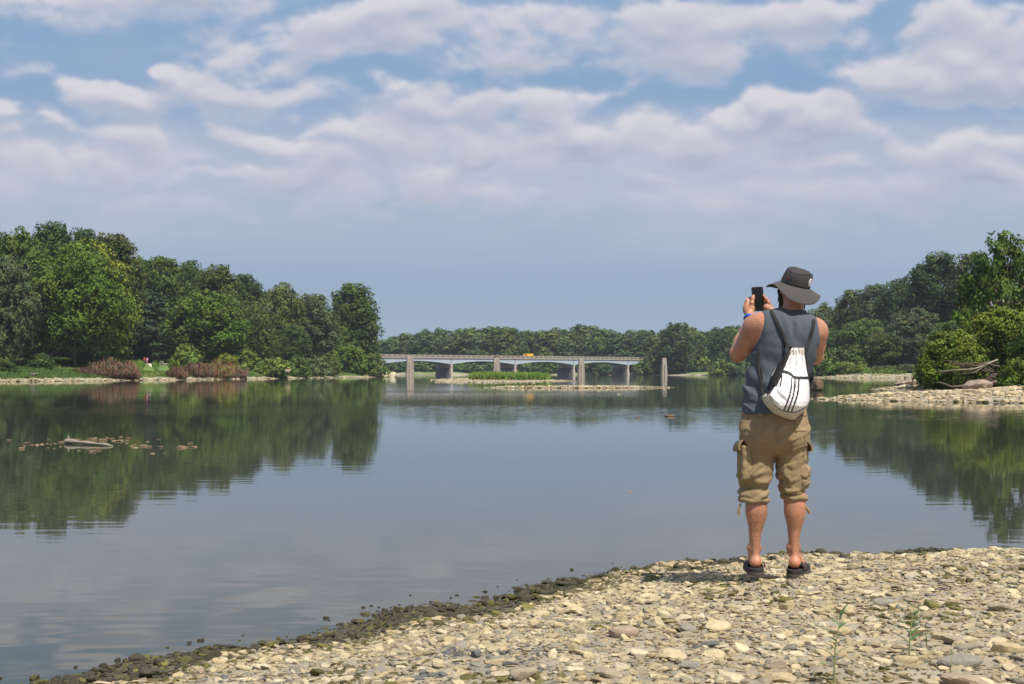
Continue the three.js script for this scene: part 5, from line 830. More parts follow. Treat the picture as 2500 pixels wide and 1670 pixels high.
  const crownP = [[0.094, 0.0, 0], [0.096, 0.012, 0.1], [0.0935, 0.016, 0.1], [0.094, 0.03, 0.4], [0.0935, 0.05, 0.7], [0.089, 0.07, 1], [0.084, 0.082, 1], [0.080, 0.0875, 1], [0.076, 0.0895, 1], [0.056, 0.100, .8], [0.03, 0.107, .4], [0.0005, 0.109, 0]];
  part('crown', sweep(crownP, dent), hatMat, hat);
  const brimP = []; for (let j = 0; j <= 16; j++) { const t = j / 16; brimP.push([0.093 + 0.083 * t, 0.004 - 0.030 * t - 0.022 * t * t, t]); } for (let j = 16; j >= 0; j -= 2) { const t = j / 16; brimP.push([0.093 + 0.082 * t, 0.001 - 0.030 * t - 0.022 * t * t, t]); }
  part('brim', sweep(brimP, (a, k) => [0, k * k * (0.020 * Math.sin(a * 2 + 2.2) + 0.012 * Math.sin(a * 3 + 0.4) + 0.006 * Math.sin(a * 5 + 1.0))]), brimMat, hat);
  { // round patch on the right of the crown: white ring, purple lettering-like emblem
    const c = document.createElement('canvas'); c.width = c.height = 256; const x = c.getContext('2d'); x.fillStyle = '#f2eef4'; x.fillRect(0, 0, 256, 256);
    x.strokeStyle = '#3a3540'; x.lineWidth = 20; x.beginPath(); x.ellipse(128, 128, 92, 96, 0, 0, 7); x.stroke(); x.strokeStyle = '#7d3a6c'; x.lineWidth = 10; x.beginPath(); x.ellipse(128, 130, 70, 72, 0, 0, 7); x.stroke();
    x.fillStyle = '#8d97a8'; x.beginPath(); x.arc(132, 120, 46, 0, 7); x.fill(); x.strokeStyle = '#f6f2f8'; x.lineWidth = 22; x.beginPath(); x.moveTo(104, 86); x.quadraticCurveTo(150, 70, 148, 104); x.quadraticCurveTo(146, 128, 106, 128); x.lineTo(120, 176); x.moveTo(128, 132); x.lineTo(168, 172); x.stroke(); x.strokeStyle = '#8a2f52'; x.lineWidth = 8; x.beginPath(); x.moveTo(84, 118); x.quadraticCurveTo(120, 96, 134, 124); x.moveTo(96, 168); x.quadraticCurveTo(130, 188, 176, 160); x.stroke();
    const t = new THREE.CanvasTexture(c); t.colorSpace = THREE.SRGBColorSpace;
    const g = new THREE.CylinderGeometry(0.021, 0.021, 0.004, 32).rotateX(Math.PI / 2); g.scale(0.95, 1.12, 1);
    const uv = g.attributes.uv, p = g.attributes.position; for (let i = 0; i < uv.count; i++) uv.setXY(i, 0.5 + p.getX(i) / 0.042, 0.5 + p.getY(i) / 0.049);
    const a = 0.62, b = part('patch', g, std([1, 1, 1], 0.7, { map: t }), hat); b.position.set(Math.cos(a) * 0.0880, 0.046, Math.sin(a) * 0.1010); b.rotation.y = Math.PI / 2 - a;
  }
  { const a = 2.42, b = part('toggle', new THREE.SphereGeometry(0.008, 12, 8), std([0.16, 0.02, 0.012], 0.6), hat); b.position.set(Math.cos(a) * 0.090, 0.042, Math.sin(a) * 0.103); b.scale.set(0.8, 1.3, 0.6); }
  part('band_seam', sweep([[0.0965, 0.017, 0], [0.0985, 0.019, 0], [0.0965, 0.022, 0]], dent), hatMat, hat); part('top_seam', sweep([[0.0825, 0.0845, 1], [0.0840, 0.0868, 1], [0.0800, 0.0890, 1]], dent), hatMat, hat);

  // phone: a thing of its own, held in both hands
  {
    const o = base('phone', V(X0, Y0, -DP).add(PH.c)); o.quaternion.copy(phoneQ); tag(o, 'black smartphone held upright in the hands of the man in the sun hat', 'phone');
    const rr = (w, h, r) => { const s = new THREE.Shape(); s.moveTo(-w / 2 + r, -h / 2); s.lineTo(w / 2 - r, -h / 2); s.quadraticCurveTo(w / 2, -h / 2, w / 2, -h / 2 + r); s.lineTo(w / 2, h / 2 - r); s.quadraticCurveTo(w / 2, h / 2, w / 2 - r, h / 2); s.lineTo(-w / 2 + r, h / 2); s.quadraticCurveTo(-w / 2, h / 2, -w / 2, h / 2 - r); s.lineTo(-w / 2, -h / 2 + r); s.quadraticCurveTo(-w / 2, -h / 2, -w / 2 + r, -h / 2); return s; };
    part('case', new THREE.ExtrudeGeometry(rr(PH.w - 0.003, PH.h - 0.003, 0.009), { depth: PH.t, bevelEnabled: true, bevelSize: 0.0015, bevelThickness: 0.0015, bevelSegments: 3, curveSegments: 8 }).translate(0, 0, -PH.t / 2), std([0.012, 0.012, 0.014], 0.5), o);
    part('screen', new THREE.ExtrudeGeometry(rr(PH.w - 0.009, PH.h - 0.011, 0.006), { depth: 0.0008, bevelEnabled: false, curveSegments: 8 }).translate(0, 0, PH.t / 2 + 0.0012), std([0.003, 0.003, 0.004], 0.35), o);
    part('camera_lens', new THREE.CylinderGeometry(0.007, 0.007, 0.002, 16).rotateX(Math.PI / 2).translate(0.022, 0.055, -PH.t / 2 - 0.002), std([0.01, 0.01, 0.012], 0.2), o);
  }

  // drawstring backpack: a thing of its own on the man's back. Zoomed photograph units: 7.84 per pixel from (1850, 830)
  {
    const U = (x, y) => [1850 + x / 7.84, 830 + y / 7.84];
    const o = base('drawstring_backpack', V(X0, Y0, -DP)); tag(o, 'white drawstring backpack with three black stripes worn by the man in the sun hat', 'backpack');
    // silhouette, top to bottom: row, left column, right column, standing out
    const S = [[150, 600, 890, .035], [200, 585, 900, .045], [300, 500, 905, .055], [430, 400, 925, .075], [560, 325, 945, .09], [680, 262, 968, .105], [820, 230, 985, .125], [960, 195, 990, .14], [1080, 72, 992, .15], [1180, 100, 985, .15], [1280, 175, 955, .14], [1380, 270, 880, .12], [1440, 370, 800, .095], [1490, 500, 745, .07], [1525, 620, 705, .04]];
    const pick = (y, k) => { for (let i = 1; i < S.length; i++) if (y <= S[i][0]) { const a = S[i - 1], b = S[i], t = clamp((y - a[0]) / (b[0] - a[0])); return lerp(a[k], b[k], t); } return S[S.length - 1][k]; };
    const NV = 110, NU = 120, P = [], bz = [];
    for (let j = 0; j <= NV; j++) { const y = lerp(150, 1525, j / NV), xm = (pick(y, 1) + pick(y, 2)) / 2, q = onShirt(...U(Math.max(xm, 420), y)); bz.push(Math.max(q.z, y > 1250 ? surfZ(shorts, q.x, q.y) : 0)); }
    for (let j = 0; j <= NV; j++) { let s = 0, n = 0; for (let k = -8; k <= 8; k++) if (bz[j + k] !== undefined) { s += bz[j + k]; n++; } const b = s / n + 0.006; P.push([]); const y = lerp(150, 1525, j / NV), l = pick(y, 1), r = pick(y, 2), dep = pick(y, 3);
      for (let i = 0; i <= NU; i++) { const a = i / NU * Math.PI * 2, c = Math.cos(a), sn = Math.sin(a), sx = Math.sign(c) * Math.pow(Math.abs(c), 0.72), x = (l + r) / 2 - sx * (r - l) / 2; let z = sn > 0 ? dep * Math.pow(sn, 0.75) : -0.02 * Math.pow(-sn, 0.6);
        if (sn > 0) { const u = (x - l) / (r - l); // creases
          z += 0.010 * sstep(620, 300, y) * Math.cos(u * 26 + 1.5 * Math.sin(y / 160)) * sn; z += 0.006 * (fbm(x / 60, y / 140, 3) - 0.5) * 2 * sn; z -= 0.016 * Math.exp(-(((x - 440 - (y - 1080) * 0.8) / 38) ** 2) - ((y - 1090) / 90) ** 2); z += 0.012 * Math.exp(-(((x - 330 - (y - 1150) * 0.75) / 50) ** 2) - ((y - 1130) / 120) ** 2); z -= 0.006 * Math.exp(-(((y - 1330 - (x - 600) * 0.02) / 22) ** 2)); }
        if (y < 300) z += 0.006 * Math.sin(x / 9) * sn * sstep(310, 240, y);
        const [px, py] = U(x, y); P[j].push([px, py, b + z, x, y, sn]); } }
    const seamY = (x) => ramp(x, [[0, 960], [235, 1030], [250, 1100], [300, 1215], [390, 1305], [480, 1352], [580, 1378], [680, 1386], [780, 1362], [870, 1318], [950, 1250], [1000, 1160]]);
    const leftPanel = (y) => ramp(y, [[0, 640], [230, 605], [400, 545], [570, 478], [640, 450], [760, 395], [860, 352], [940, 290], [1030, 245]]), leftWhite = (y) => ramp(y, [[150, 575], [400, 395], [560, 325], [690, 262], [700, 200]]);
    const kinds = {}; const add = (name, a, b, c, lift) => { const K = kinds[name] ??= { pos: [], uv: [] }; for (const v of [a, b, c]) { const w = Q(v[0], v[1], v[2] + lift); K.pos.push(w.x, w.y, w.z); K.uv.push(v[3] / 200, v[4] / 200); } };
    const band = (x, y) => { const c = ramp(x, [[440, 585], [520, 590], [590, 612], [640, 640], [690, 690], [740, 703], [960, 712], [990, 716]]); return Math.abs(y - c - 14) < 24 && x > 462; };
    const stripe = (x, y) => { if (y < 722 || y > seamY(x) - 6) return 0; const t = (y - 720) / 640, b = [[655, 497], [712, 578], [787, 652]]; for (let i = 0; i < 3; i++) { const c = lerp(b[i][0], b[i][1], t) + 46 * Math.sin(Math.PI * t) * (1 - 0.25 * t); if (Math.abs(x - c) < 14.5) return i + 1; } return 0; };
    const sort = (m) => { const [x, y, sn] = m; if (sn <= 0) return 'back_panel'; if (y < 292 && x > 600) return 'gathered_top'; const s = y - seamY(x); if (s > 9) return 'bottom_panel'; if (s > -5 && x > 235) return 'piping'; if (x < leftPanel(y) && y < 1040) return x < leftWhite(y) + 12 && y < 700 ? 'front_panel' : 'mesh_side'; if (band(x, y)) return 'zipper'; const k = stripe(x, y); return k ? 'stripe_' + k : 'front_panel'; };
    for (let j = 0; j < NV; j++) for (let i = 0; i < NU; i++) {
      // each cell is cut 4 x 4 so that seams run clean
      const A = P[j][i], B = P[j][i + 1], C = P[j + 1][i + 1], E = P[j + 1][i], front = A[5] > -0.02 || B[5] > -0.02, n = front ? 3 : 1, g = (u, v) => A.map((_, k) => lerp(lerp(A[k], B[k], u), lerp(E[k], C[k], u), v));
      for (let q = 0; q < n; q++) for (let p = 0; p < n; p++) { const a = g(p / n, q / n), b = g((p + 1) / n, q / n), c = g((p + 1) / n, (q + 1) / n), e = g(p / n, (q + 1) / n), nm = sort([(a[3] + c[3]) / 2, (a[4] + c[4]) / 2, (a[5] + c[5]) / 2]), lift = nm === 'zipper' ? 0.005 : nm.startsWith('stripe') ? 0.0015 : nm === 'piping' ? 0.004 : 0; add(nm, a, c, b, lift); add(nm, a, e, c, lift); }
    }
    const cloth = std([0.78, 0.77, 0.78], 0.55, { bumpMap: weave, bumpScale: 0.0004 }), dirty = std([0.60, 0.55, 0.47], 0.8, { map: faded }), crinkle = std([0.62, 0.58, 0.52], 0.7), black = std([0.012, 0.012, 0.013], 0.7), mesh = std([0.010, 0.009, 0.010], 0.85, { bumpMap: weave, bumpScale: 0.002 }), gloss = std([0.012, 0.012, 0.014], 0.45);
    const MM = { front_panel: cloth, bottom_panel: dirty, gathered_top: crinkle, mesh_side: mesh, zipper: black, piping: black, back_panel: mesh, stripe_1: gloss, stripe_2: gloss, stripe_3: gloss };
    for (const [k, d] of Object.entries(kinds)) { let g = new THREE.BufferGeometry(); g.setAttribute('position', new THREE.Float32BufferAttribute(d.pos, 3)); g.setAttribute('uv', new THREE.Float32BufferAttribute(d.uv, 2)); g.deleteAttribute('uv'); g = mergeVertices(g, 1e-5); g.computeVertexNormals(); const p = g.attributes.position; g.setAttribute('uv', new THREE.Float32BufferAttribute([...Array(p.count)].flatMap((_, i) => [p.getX(i) * 3, p.getY(i) * 3]), 2)); part(k.startsWith('stripe') ? 'stripe' : k, g, MM[k], o); }
    // webbing straps
    const web = (pts, w, lift = 0.006, f = onShirt) => { const c = new THREE.CatmullRomCurve3(pts, false, 'centripetal'), N = 40, pos = [], idx = []; for (let i = 0; i <= N; i++) { const p = c.getPointAt(i / N), t = c.getTangentAt(i / N), sd = V(t.y, -t.x, 0).normalize().multiplyScalar(w / 2); pos.push(p.x - sd.x, p.y - sd.y, p.z, p.x - sd.x * 0.8, p.y - sd.y * 0.8, p.z + 0.005, p.x + sd.x * 0.8, p.y + sd.y * 0.8, p.z + 0.005, p.x + sd.x, p.y + sd.y, p.z); } for (let i = 0; i < N; i++) for (let k = 0; k < 3; k++) { const a = i * 4 + k; idx.push(a, a + 1, a + 5, a, a + 5, a + 4); } const g = new THREE.BufferGeometry(); g.setAttribute('position', new THREE.Float32BufferAttribute(pos, 3)); g.setIndex(idx); g.computeVertexNormals(); return g; };
    const webMat = std([0.014, 0.013, 0.014], 0.85, { side: THREE.DoubleSide });
    const sh2 = onShirt(1884, 763, 0.008), over = V(sh2.x - 0.012, sh2.y + 0.014, sh2.z - 0.06);
    part('strap', web([over, sh2, onShirt(1892, 778, 0.008), onShirt(1902, 799, 0.01), onShirt(1912, 820, 0.012), Q(1920, 836, onShirt(1920, 836).z + 0.02), Q(1929, 852, onShirt(1926, 850).z + 0.045)], 0.021), webMat, o);
    part('strap', web([onShirt(1905, 800, 0.004), onShirt(1912, 822, 0.004), onShirt(1917, 850, 0.006)], 0.009), webMat, o);
    const s3 = onShirt(1986, 783, 0.008); part('strap', web([V(s3.x + 0.003, s3.y + 0.018, s3.z - 0.05), s3, onShirt(1985, 795, 0.008), onShirt(1981, 812, 0.01), onShirt(1975, 832, 0.014), Q(1969, 852, onShirt(1968, 850).z + 0.04)], 0.022), webMat, o);
    const bagZ = (x, y) => { let m = 0.1, best = 1e9; for (const r of P) for (const p of r) if (p[5] > 0.2) { const d = (p[3] - x) ** 2 + (p[4] - y) ** 2; if (d < best) { best = d; m = p[2]; } } return m; };
    const onBag = (x, y, l = 0.004) => { const [a, b] = U(x, y); return Q(a, b, bagZ(x, y) + l); };
    part('strap', web([onBag(640, 130), onBag(622, 190), onBag(585, 280), onBag(535, 400), onBag(485, 520), onBag(455, 600), onBag(415, 700), onBag(372, 800), onBag(345, 860)], 0.018), webMat, o);
    part('strap', web([onBag(905, 175), onBag(905, 300), onBag(920, 430), onBag(940, 560), onBag(962, 690), onBag(978, 790)], 0.017), webMat, o);
    part('loop', tube([onBag(970, 670), V(0.02, 0.0, 0).add(onBag(985, 715, -0.02)), Q(1981, 924, 0.12), Q(1979, 934, 0.12), onBag(985, 850, -0.02)], 0.008, 16, 6), webMat, o);
    part('zipper_pull', web([onBag(462, 660), onBag(452, 760), onBag(436, 870)], 0.007, 0.008), webMat, o);
    const ls = [onShirt(1848, 858, 0.004), onShirt(1850, 885, 0.005), onShirt(1855, 920, 0.006), Q(1861, 952, onShirt(1861, 952).z + 0.012), onBag(110, 1060, 0.0)];
    part('strap', web(ls, 0.014), webMat, o); part('strap', web(ls.map((p) => p.clone().add(V(0.012, 0, 0.002))), 0.006), webMat, o);
    part('clip', tube([onBag(120, 1050), onBag(150, 985, 0.004), onBag(185, 1000, 0.004), onBag(200, 1060, 0.004)], 0.004, 16, 6), webMat, o);
  }
}

// ---------------------------------------------------------------- the near right bank
KIND.vine0 = makeTree(601, { aspect: 0.9, lobes: 46, cards: 12000, size: 0.042, y0: 0.03, shape: (t) => 1.05 * dome(t), lobe: 0.16, stems: 3, trunk: 0.014, gap: 0.33, droop: 0.9, thin: 0.7 });
KIND.vine1 = makeTree(602, { aspect: 1.1, lobes: 46, cards: 12000, size: 0.040, y0: 0.18, shape: (t) => 0.7 + 0.3 * Math.sin(t * 3.1), lobe: 0.15, stems: 2, trunk: 0.03, gap: 0.35, droop: 0.9, thin: 0.7 });
KIND.airy0 = makeTree(611, { aspect: 1.3, lobes: 34, cards: 7000, size: 0.048, y0: 0.30, shape: round, lobe: 0.13, gap: 0.42, core: 6, trunk: 0.03, thin: 0.75 });
KIND.airy1 = makeTree(612, { aspect: 1.1, lobes: 26, cards: 4600, size: 0.06, y0: 0.1, shape: round, lobe: 0.14, gap: 0.4, core: 8, stems: 2, trunk: 0.02, thin: 0.75 });
B('vine0', 'vine', 2325, 100, 803, 150, 'yellow-green mound of vines over the driftwood roots on the right bank');
B('vine1', 'vine', 2468, 105, 742, 170, 'tall vine-draped shrub at the right edge of the photo, behind the tangled roots');
T('airy0', 'near', 2452, 118, 560, 190, 'leafy tree with gaps of sky at the right edge of the photo, above the heron');
T('airy1', 'near', 2395, 126, 690, 110, 'open leafy sapling left of the heron on the right bank');
B('airy1', 'bright', 2352, 112, 742, 100, 'bright green leafy branches above the yellow-green vine mound');
B('bush1', 'bright', 2478, 96, 872, 70, 'bright green bush at the right edge of the photo beneath the vines');
B('bush2', 'shrub', 2252, 130, 898, 44, 'low light green bush at the left foot of the yellow-green vine mound');
B('bush0', 'near', 2405, 108, 850, 90, 'dark bush in the shade between the vine mound and the vine-draped shrub');
B('vine0', 'near', 2560, 100, 760, 170, 'green vine-covered shrub just past the right edge of the photo');
B('bush1', 'mid', 2290, 140, 830, 90, 'mid-green bush behind the left side of the yellow-green vine mound');
const driftwood = std([0.22, 0.165, 0.115], 0.92, { map: grainTex(15, 0.6, 1, 16), bumpMap: grainTex(16, 0, 1, 16), bumpScale: 0.02 }), paleWood = std([0.46, 0.39, 0.30], 0.9, { map: grainTex(17, 0.65, 1, 12) });
const G = (px, D, up = 0) => { const x = (px - CX) / FPX * D; return V(x, groundY(x, D) + up, -D); };
{
  const o = base('driftwood_roots', G(2420, 97)); tag(o, 'tangle of bare brown driftwood roots under the yellow-green vine mound on the right bank', 'driftwood');
  const R = rng(71), rel = (px, py, D) => at(px, py, D).sub(o.position);
  for (let i = 0; i < 16; i++) { const a = rel(2405 + R() * 40, 872 + R() * 40, 97.5 + R()), b = rel(2360 + R() * 30, 888 + R() * 28, 97 + R()), c = rel(2275 + R() * 70, 880 + R() * 40, 96.5 + R() * 1.5); b.y += 0.15 * R(); const r = 0.035 + 0.055 * R() * R(); part('root', tube([a, a.clone().lerp(b, 0.5).add(V(0, 0.2 * (R() - 0.5), 0)), b, b.clone().lerp(c, 0.5).add(V(0, 0.35 * (R() - 0.5), 0)), c], (t) => r * (1.1 - 0.85 * t), 22, 7), i ? driftwood : paleWood, o); }
  part('root', tube([rel(2350, 886, 96.5), rel(2385, 893, 96.6), rel(2400, 890, 96.6), rel(2420, 889, 97)], (t) => 0.03 + 0.04 * t, 16, 7), driftwood, o);
  part('root_plate', stoneGeo(91, 4, 9, 9).clone().scale(1.3, 1.0, 0.8).translate(0.6, 0.5, -0.4), std([0.075, 0.055, 0.04], 1, { bumpMap: stoneBump, bumpScale: 0.1 }), o);
  const l = base('driftwood_log', G(2370, 94)), rl = (px, py, D) => at(px, py, D).sub(l.position); tag(l, 'long weathered grey log lying on the right gravel left of the large pink boulder', 'log');
  part('trunk', tube([rl(2292, 934, 95), rl(2308, 938, 94.6), rl(2322, 944, 94.2), rl(2360, 941, 94), rl(2400, 938, 94.5), rl(2432, 932, 95.5)], (t) => 0.07 + 0.06 * t, 30, 8), driftwood, l);
  part('branch', tube([rl(2400, 938, 94.4), rl(2412, 930, 94.4), rl(2425, 926, 95)], (t) => 0.05 * (1.1 - t), 10, 6), driftwood, l);
}
const BOULDERS = [...Array(6)].map((_, i) => { const g = stoneGeo(880 + i, 8, 11, 10), p = g.attributes.position; for (let k = 0; k < p.count; k++) { const x = p.getX(k), y = p.getY(k), z = p.getZ(k), f = 1 + 0.22 * (n3(x * 2.3 + i * 5, y * 2.3, z * 2.3) - 0.5) + 0.08 * (n3(x * 7, y * 7 + i, z * 7) - 0.5); p.setXYZ(k, x * f, y * f, z * f); } g.computeVertexNormals(); return g; });
const boulder = (px, py, hw, D0, hgt, tone, v, label) => { const D = px > 2100 ? standAt(px, py, 58, 140) : D0, x = (px - CX) / FPX * D, s = hw / FPX * D, o = base('boulder', V(x, EYE + (HZ - py) / FPX * D, -D), v); o.scale.set(s, s * hgt, s * 0.8); part('rock', BOULDERS[v % 6], tone, o).position.y = 0.5; tag(o, label, 'boulder'); return o; };
const pinkRock = stoneMat([0.36, 0.27, 0.215]), brownRock = stoneMat([0.17, 0.12, 0.06]);
boulder(2388, 953, 30, 92, 0.72, pinkRock, 3, 'large rounded pinkish boulder on the right bank at the end of the grey log');
boulder(2203, 943, 17, 111, 0.6, pinkRock, 9, 'small pinkish boulder, leftmost on the right gravel point');
boulder(2209, 951, 20, 104, 0.5, TM.pale, 15, 'whitish boulder just in front of the leftmost pinkish boulder');
boulder(2231, 943, 25, 108, 0.55, pinkRock, 21, 'brownish pink boulder between the whitish boulder and the grey one');
boulder(2277, 942, 28, 104, 0.5, TM.grey, 9, 'dark grey boulder left of the long weathered log');
boulder(2162, 969, 17, 72, 0.6, TM.cream, 3, 'pale boulder standing highest on the near gravel spit of the right bank');
boulder(1997, 953, 20, 101, 1.05, brownRock, 7, 'brown mossy boulder alone in the water just right of the backpack');
boulder(82, 917, 10, 203, 0.5, TM.grey, 5, 'small grey boulder on the left shore grass');
boulder(288, 917, 8, 235, 0.5, TM.grey, 8, 'dark flat boulder at the foot of the large rounded weed thicket');
boulder(949, 920.5, 16, 392, 0.6, TM.pale, 6, 'pale boulder at the tip of the left point, nearest the bridge');
boulder(895, 920, 9, 384, 0.6, TM.cream, 11, 'pale boulder second from the tip of the left point');
boulder(703, 908, 6, 300, 0.9, TM.pink, 12, 'small pinkish rock among the bushes of the left shore');
// heron on the vines
{
  const D = 104.4, o = base('heron', at(2425, 760, D)); tag(o, 'grey heron perched on the vines below the leafy tree at the right', 'bird');
  const m = 1 / FPX * D, q = (px, py, z = 0) => V((px - 2425) * m, (760 - py) * m, z);
  const body = (x, y, z) => { let d = cap(x, y, z, q(2420, 742), q(2427, 753), 0.085, 0.06); d = smin(d, cap(x, y, z, q(2427, 753), q(2430, 760), 0.05, 0.018), 0.04); d = smin(d, cap(x, y, z, q(2420, 743), q(2419, 739), 0.06, 0.035), 0.04); d = smin(d, cap(x, y, z, q(2419, 739), q(2421.5, 737), 0.03, 0.033), 0.02); return smin(d, ell(x, y, z, q(2420, 736.6), 0.055, 0.037, 0.036), 0.02); };
  part('body', meshField(body, [-0.45, -0.1, -0.2], [0.35, 0.95, 0.2], 0.014), std([0.22, 0.21, 0.235], 0.9), o);
  part('neck_front', meshField((x, y, z) => cap(x, y, z, q(2418.6, 741, 0.03), q(2420, 747, 0.05), 0.035, 0.03), [-0.4, 0.2, -0.1], [0.1, 0.9, 0.2], 0.014), std([0.36, 0.29, 0.25], 0.9), o);
  part('beak', rod(q(2418.6, 736.9), q(2414.6, 738.2), 0.014, 0.002, 6), std([0.42, 0.34, 0.16], 0.6), o);
  for (const s of [-1, 1]) part('leg', tube([q(2426.5, 755, 0.03 * s), q(2427.5, 764, 0.03 * s), q(2426.5, 772, 0.03 * s)], 0.009, 8, 5), std([0.12, 0.11, 0.08], 0.8), o);
}
// ---------------------------------------------------------------- the left bank: walkers, path, driftwood
{
  const walker = (px, D, top, legs, label, arms, turn, hatc) => {
    const o = base('person', G(px, D), turn); tag(o, label, 'person');
    const f = (x, y, z) => { let d = smin(cap(x, y, z * 1.4, V(0, 0.95, 0), V(0, 1.36, 0), 0.15, 0.17), cap(x, y, z, V(0, 1.4, 0), V(0, 1.5, 0), 0.07, 0.055), 0.05); d = smin(d, ell(x, y, z, V(0, 1.6, -0.01), 0.078, 0.11, 0.095), 0.03); for (const s of [-1, 1]) { d = smin(d, smin(cap(x, y, z, V(0.09 * s, 0.95, 0), V(0.095 * s, 0.5, -0.03 - 0.05 * s), 0.095, 0.06), cap(x, y, z, V(0.095 * s, 0.5, -0.03 - 0.05 * s), V(0.095 * s, 0.08, 0.05 * s), 0.056, 0.036), 0.03), 0.05); d = smin(d, cap(x, y, z, V(0.095 * s, 0.05, 0.05 * s), V(0.1 * s, 0.03, 0.05 * s - 0.15), 0.04, 0.03), 0.03); d = smin(d, smin(cap(x, y, z, V(0.18 * s, 1.39, 0), V(0.23 * s, 1.12, 0.02), 0.058, 0.045), cap(x, y, z, V(0.23 * s, 1.12, 0.02), V(0.20 * s, 0.88 + arms, -0.10 - arms), 0.043, 0.032), 0.03), 0.04); d = smin(d, ell(x, y, z, V(0.2 * s, 0.82 + arms, -0.12 - arms), 0.035, 0.06, 0.04), 0.03); } return d; };
    part('body', meshField(f, [-0.34, -0.02, -0.3], [0.34, 1.75, 0.26], 0.024), std([0.48, 0.29, 0.20], 0.7), o);
    part('shirt', meshField((x, y, z) => smax(smax(f(x, y, z) - 0.018, Math.max(0.92 - y, y - 1.47), 0.02), Math.abs(x) - 0.25, 0.02), [-0.34, 0.88, -0.3], [0.34, 1.55, 0.26], 0.022), top, o);
    part('trousers', meshField((x, y, z) => smax(f(x, y, z) - 0.022, Math.max(legs[1] - y, y - 0.96), 0.02), [-0.3, 0, -0.26], [0.3, 1.02, 0.22], 0.022), legs[0], o);
    part('hair', meshField((x, y, z) => smax(ell(x, y, z, V(0, 1.61, 0.01), 0.09, 0.12, 0.105), Math.max(1.57 - y, -0.03 - z), 0.02), [-0.14, 1.5, -0.12], [0.14, 1.78, 0.16], 0.02), hatc, o);
  };
  const DW = standAt(357, 889.5, 215, 330);
  walker(352.6, DW + 0.6, std([0.55, 0.03, 0.04], 0.9), [std([0.05, 0.06, 0.09], 0.9), 0.12], 'far walker in a red top beside the walker in pink on the left bank', 0.18, 2.6, std([0.40, 0.05, 0.04], 0.9));
  walker(359.2, DW, std([0.75, 0.20, 0.55], 0.9), [std([0.30, 0.19, 0.13], 0.9), 0.55], 'far walker in a pink top and short trousers on the left bank path', 0.1, 3.4, std([0.16, 0.11, 0.08], 0.9));
  // path: a pale strip on the grass
  const pos = [], idx = [], N = 24; for (let i = 0; i <= N; i++) { const t = i / N, D = lerp(DW - 24, DW + 10, t), px = lerp(371, 362, t) + 3 * Math.sin(t * 5), wd = lerp(8, 14, t); for (const [s, s0] of [[-1, 0], [-1, 1], [1, 1], [1, 0]]) { const x = (px + s * wd * 0.5 - CX) / FPX * D; pos.push(x, groundY(x, D) + (s0 === 0 ? -0.8 : lerp(-0.5, 0.08, clamp(i / 3))), -D); } }
  for (let i = 0; i < N; i++) for (let k = 0; k < 3; k++) { const a = i * 4 + k; idx.push(a, a + 1, a + 4, a + 1, a + 5, a + 4); }
  let g = new THREE.BufferGeometry(); g.setAttribute('position', new THREE.Float32BufferAttribute(pos, 3)); g.setIndex(idx); g = toCreasedNormals(g, 0.5); part('footpath', g, std([0.62, 0.56, 0.47], 0.95, { side: THREE.DoubleSide }), scene).userData.kind = 'structure';
  const DP2 = standAt(399, 895, 215, 330), o = base('driftwood_pile', G(399, DP2, 0.15)), r = (px, dy, z) => V((px - 399) / FPX * DP2, dy, z); tag(o, 'pile of grey driftwood on the grass right of the two walkers on the left bank', 'driftwood');
  for (const [a, b, w] of [[r(389, 0, .2), r(391, .95, 0), .07], [r(391, .95, 0), r(398, .92, 0), .08], [r(398, .92, 0), r(402, 0, .3), .08], [r(392, .6, .1), r(400, .5, .1), .06], [r(394, 0, .3), r(397, .7, -.1), .05], [r(399, .45, 0), r(413, .35, .1), .09], [r(404, .1, .3), r(411, .6, .2), .06], [r(384, .1, .2), r(391, .3, .1), .06], [r(405, .5, 0), r(407, .75, 0), .05]]) part('branch', rod(a, b, w * 1.7, w * 1.4, 7, false), paleWood, o);
}
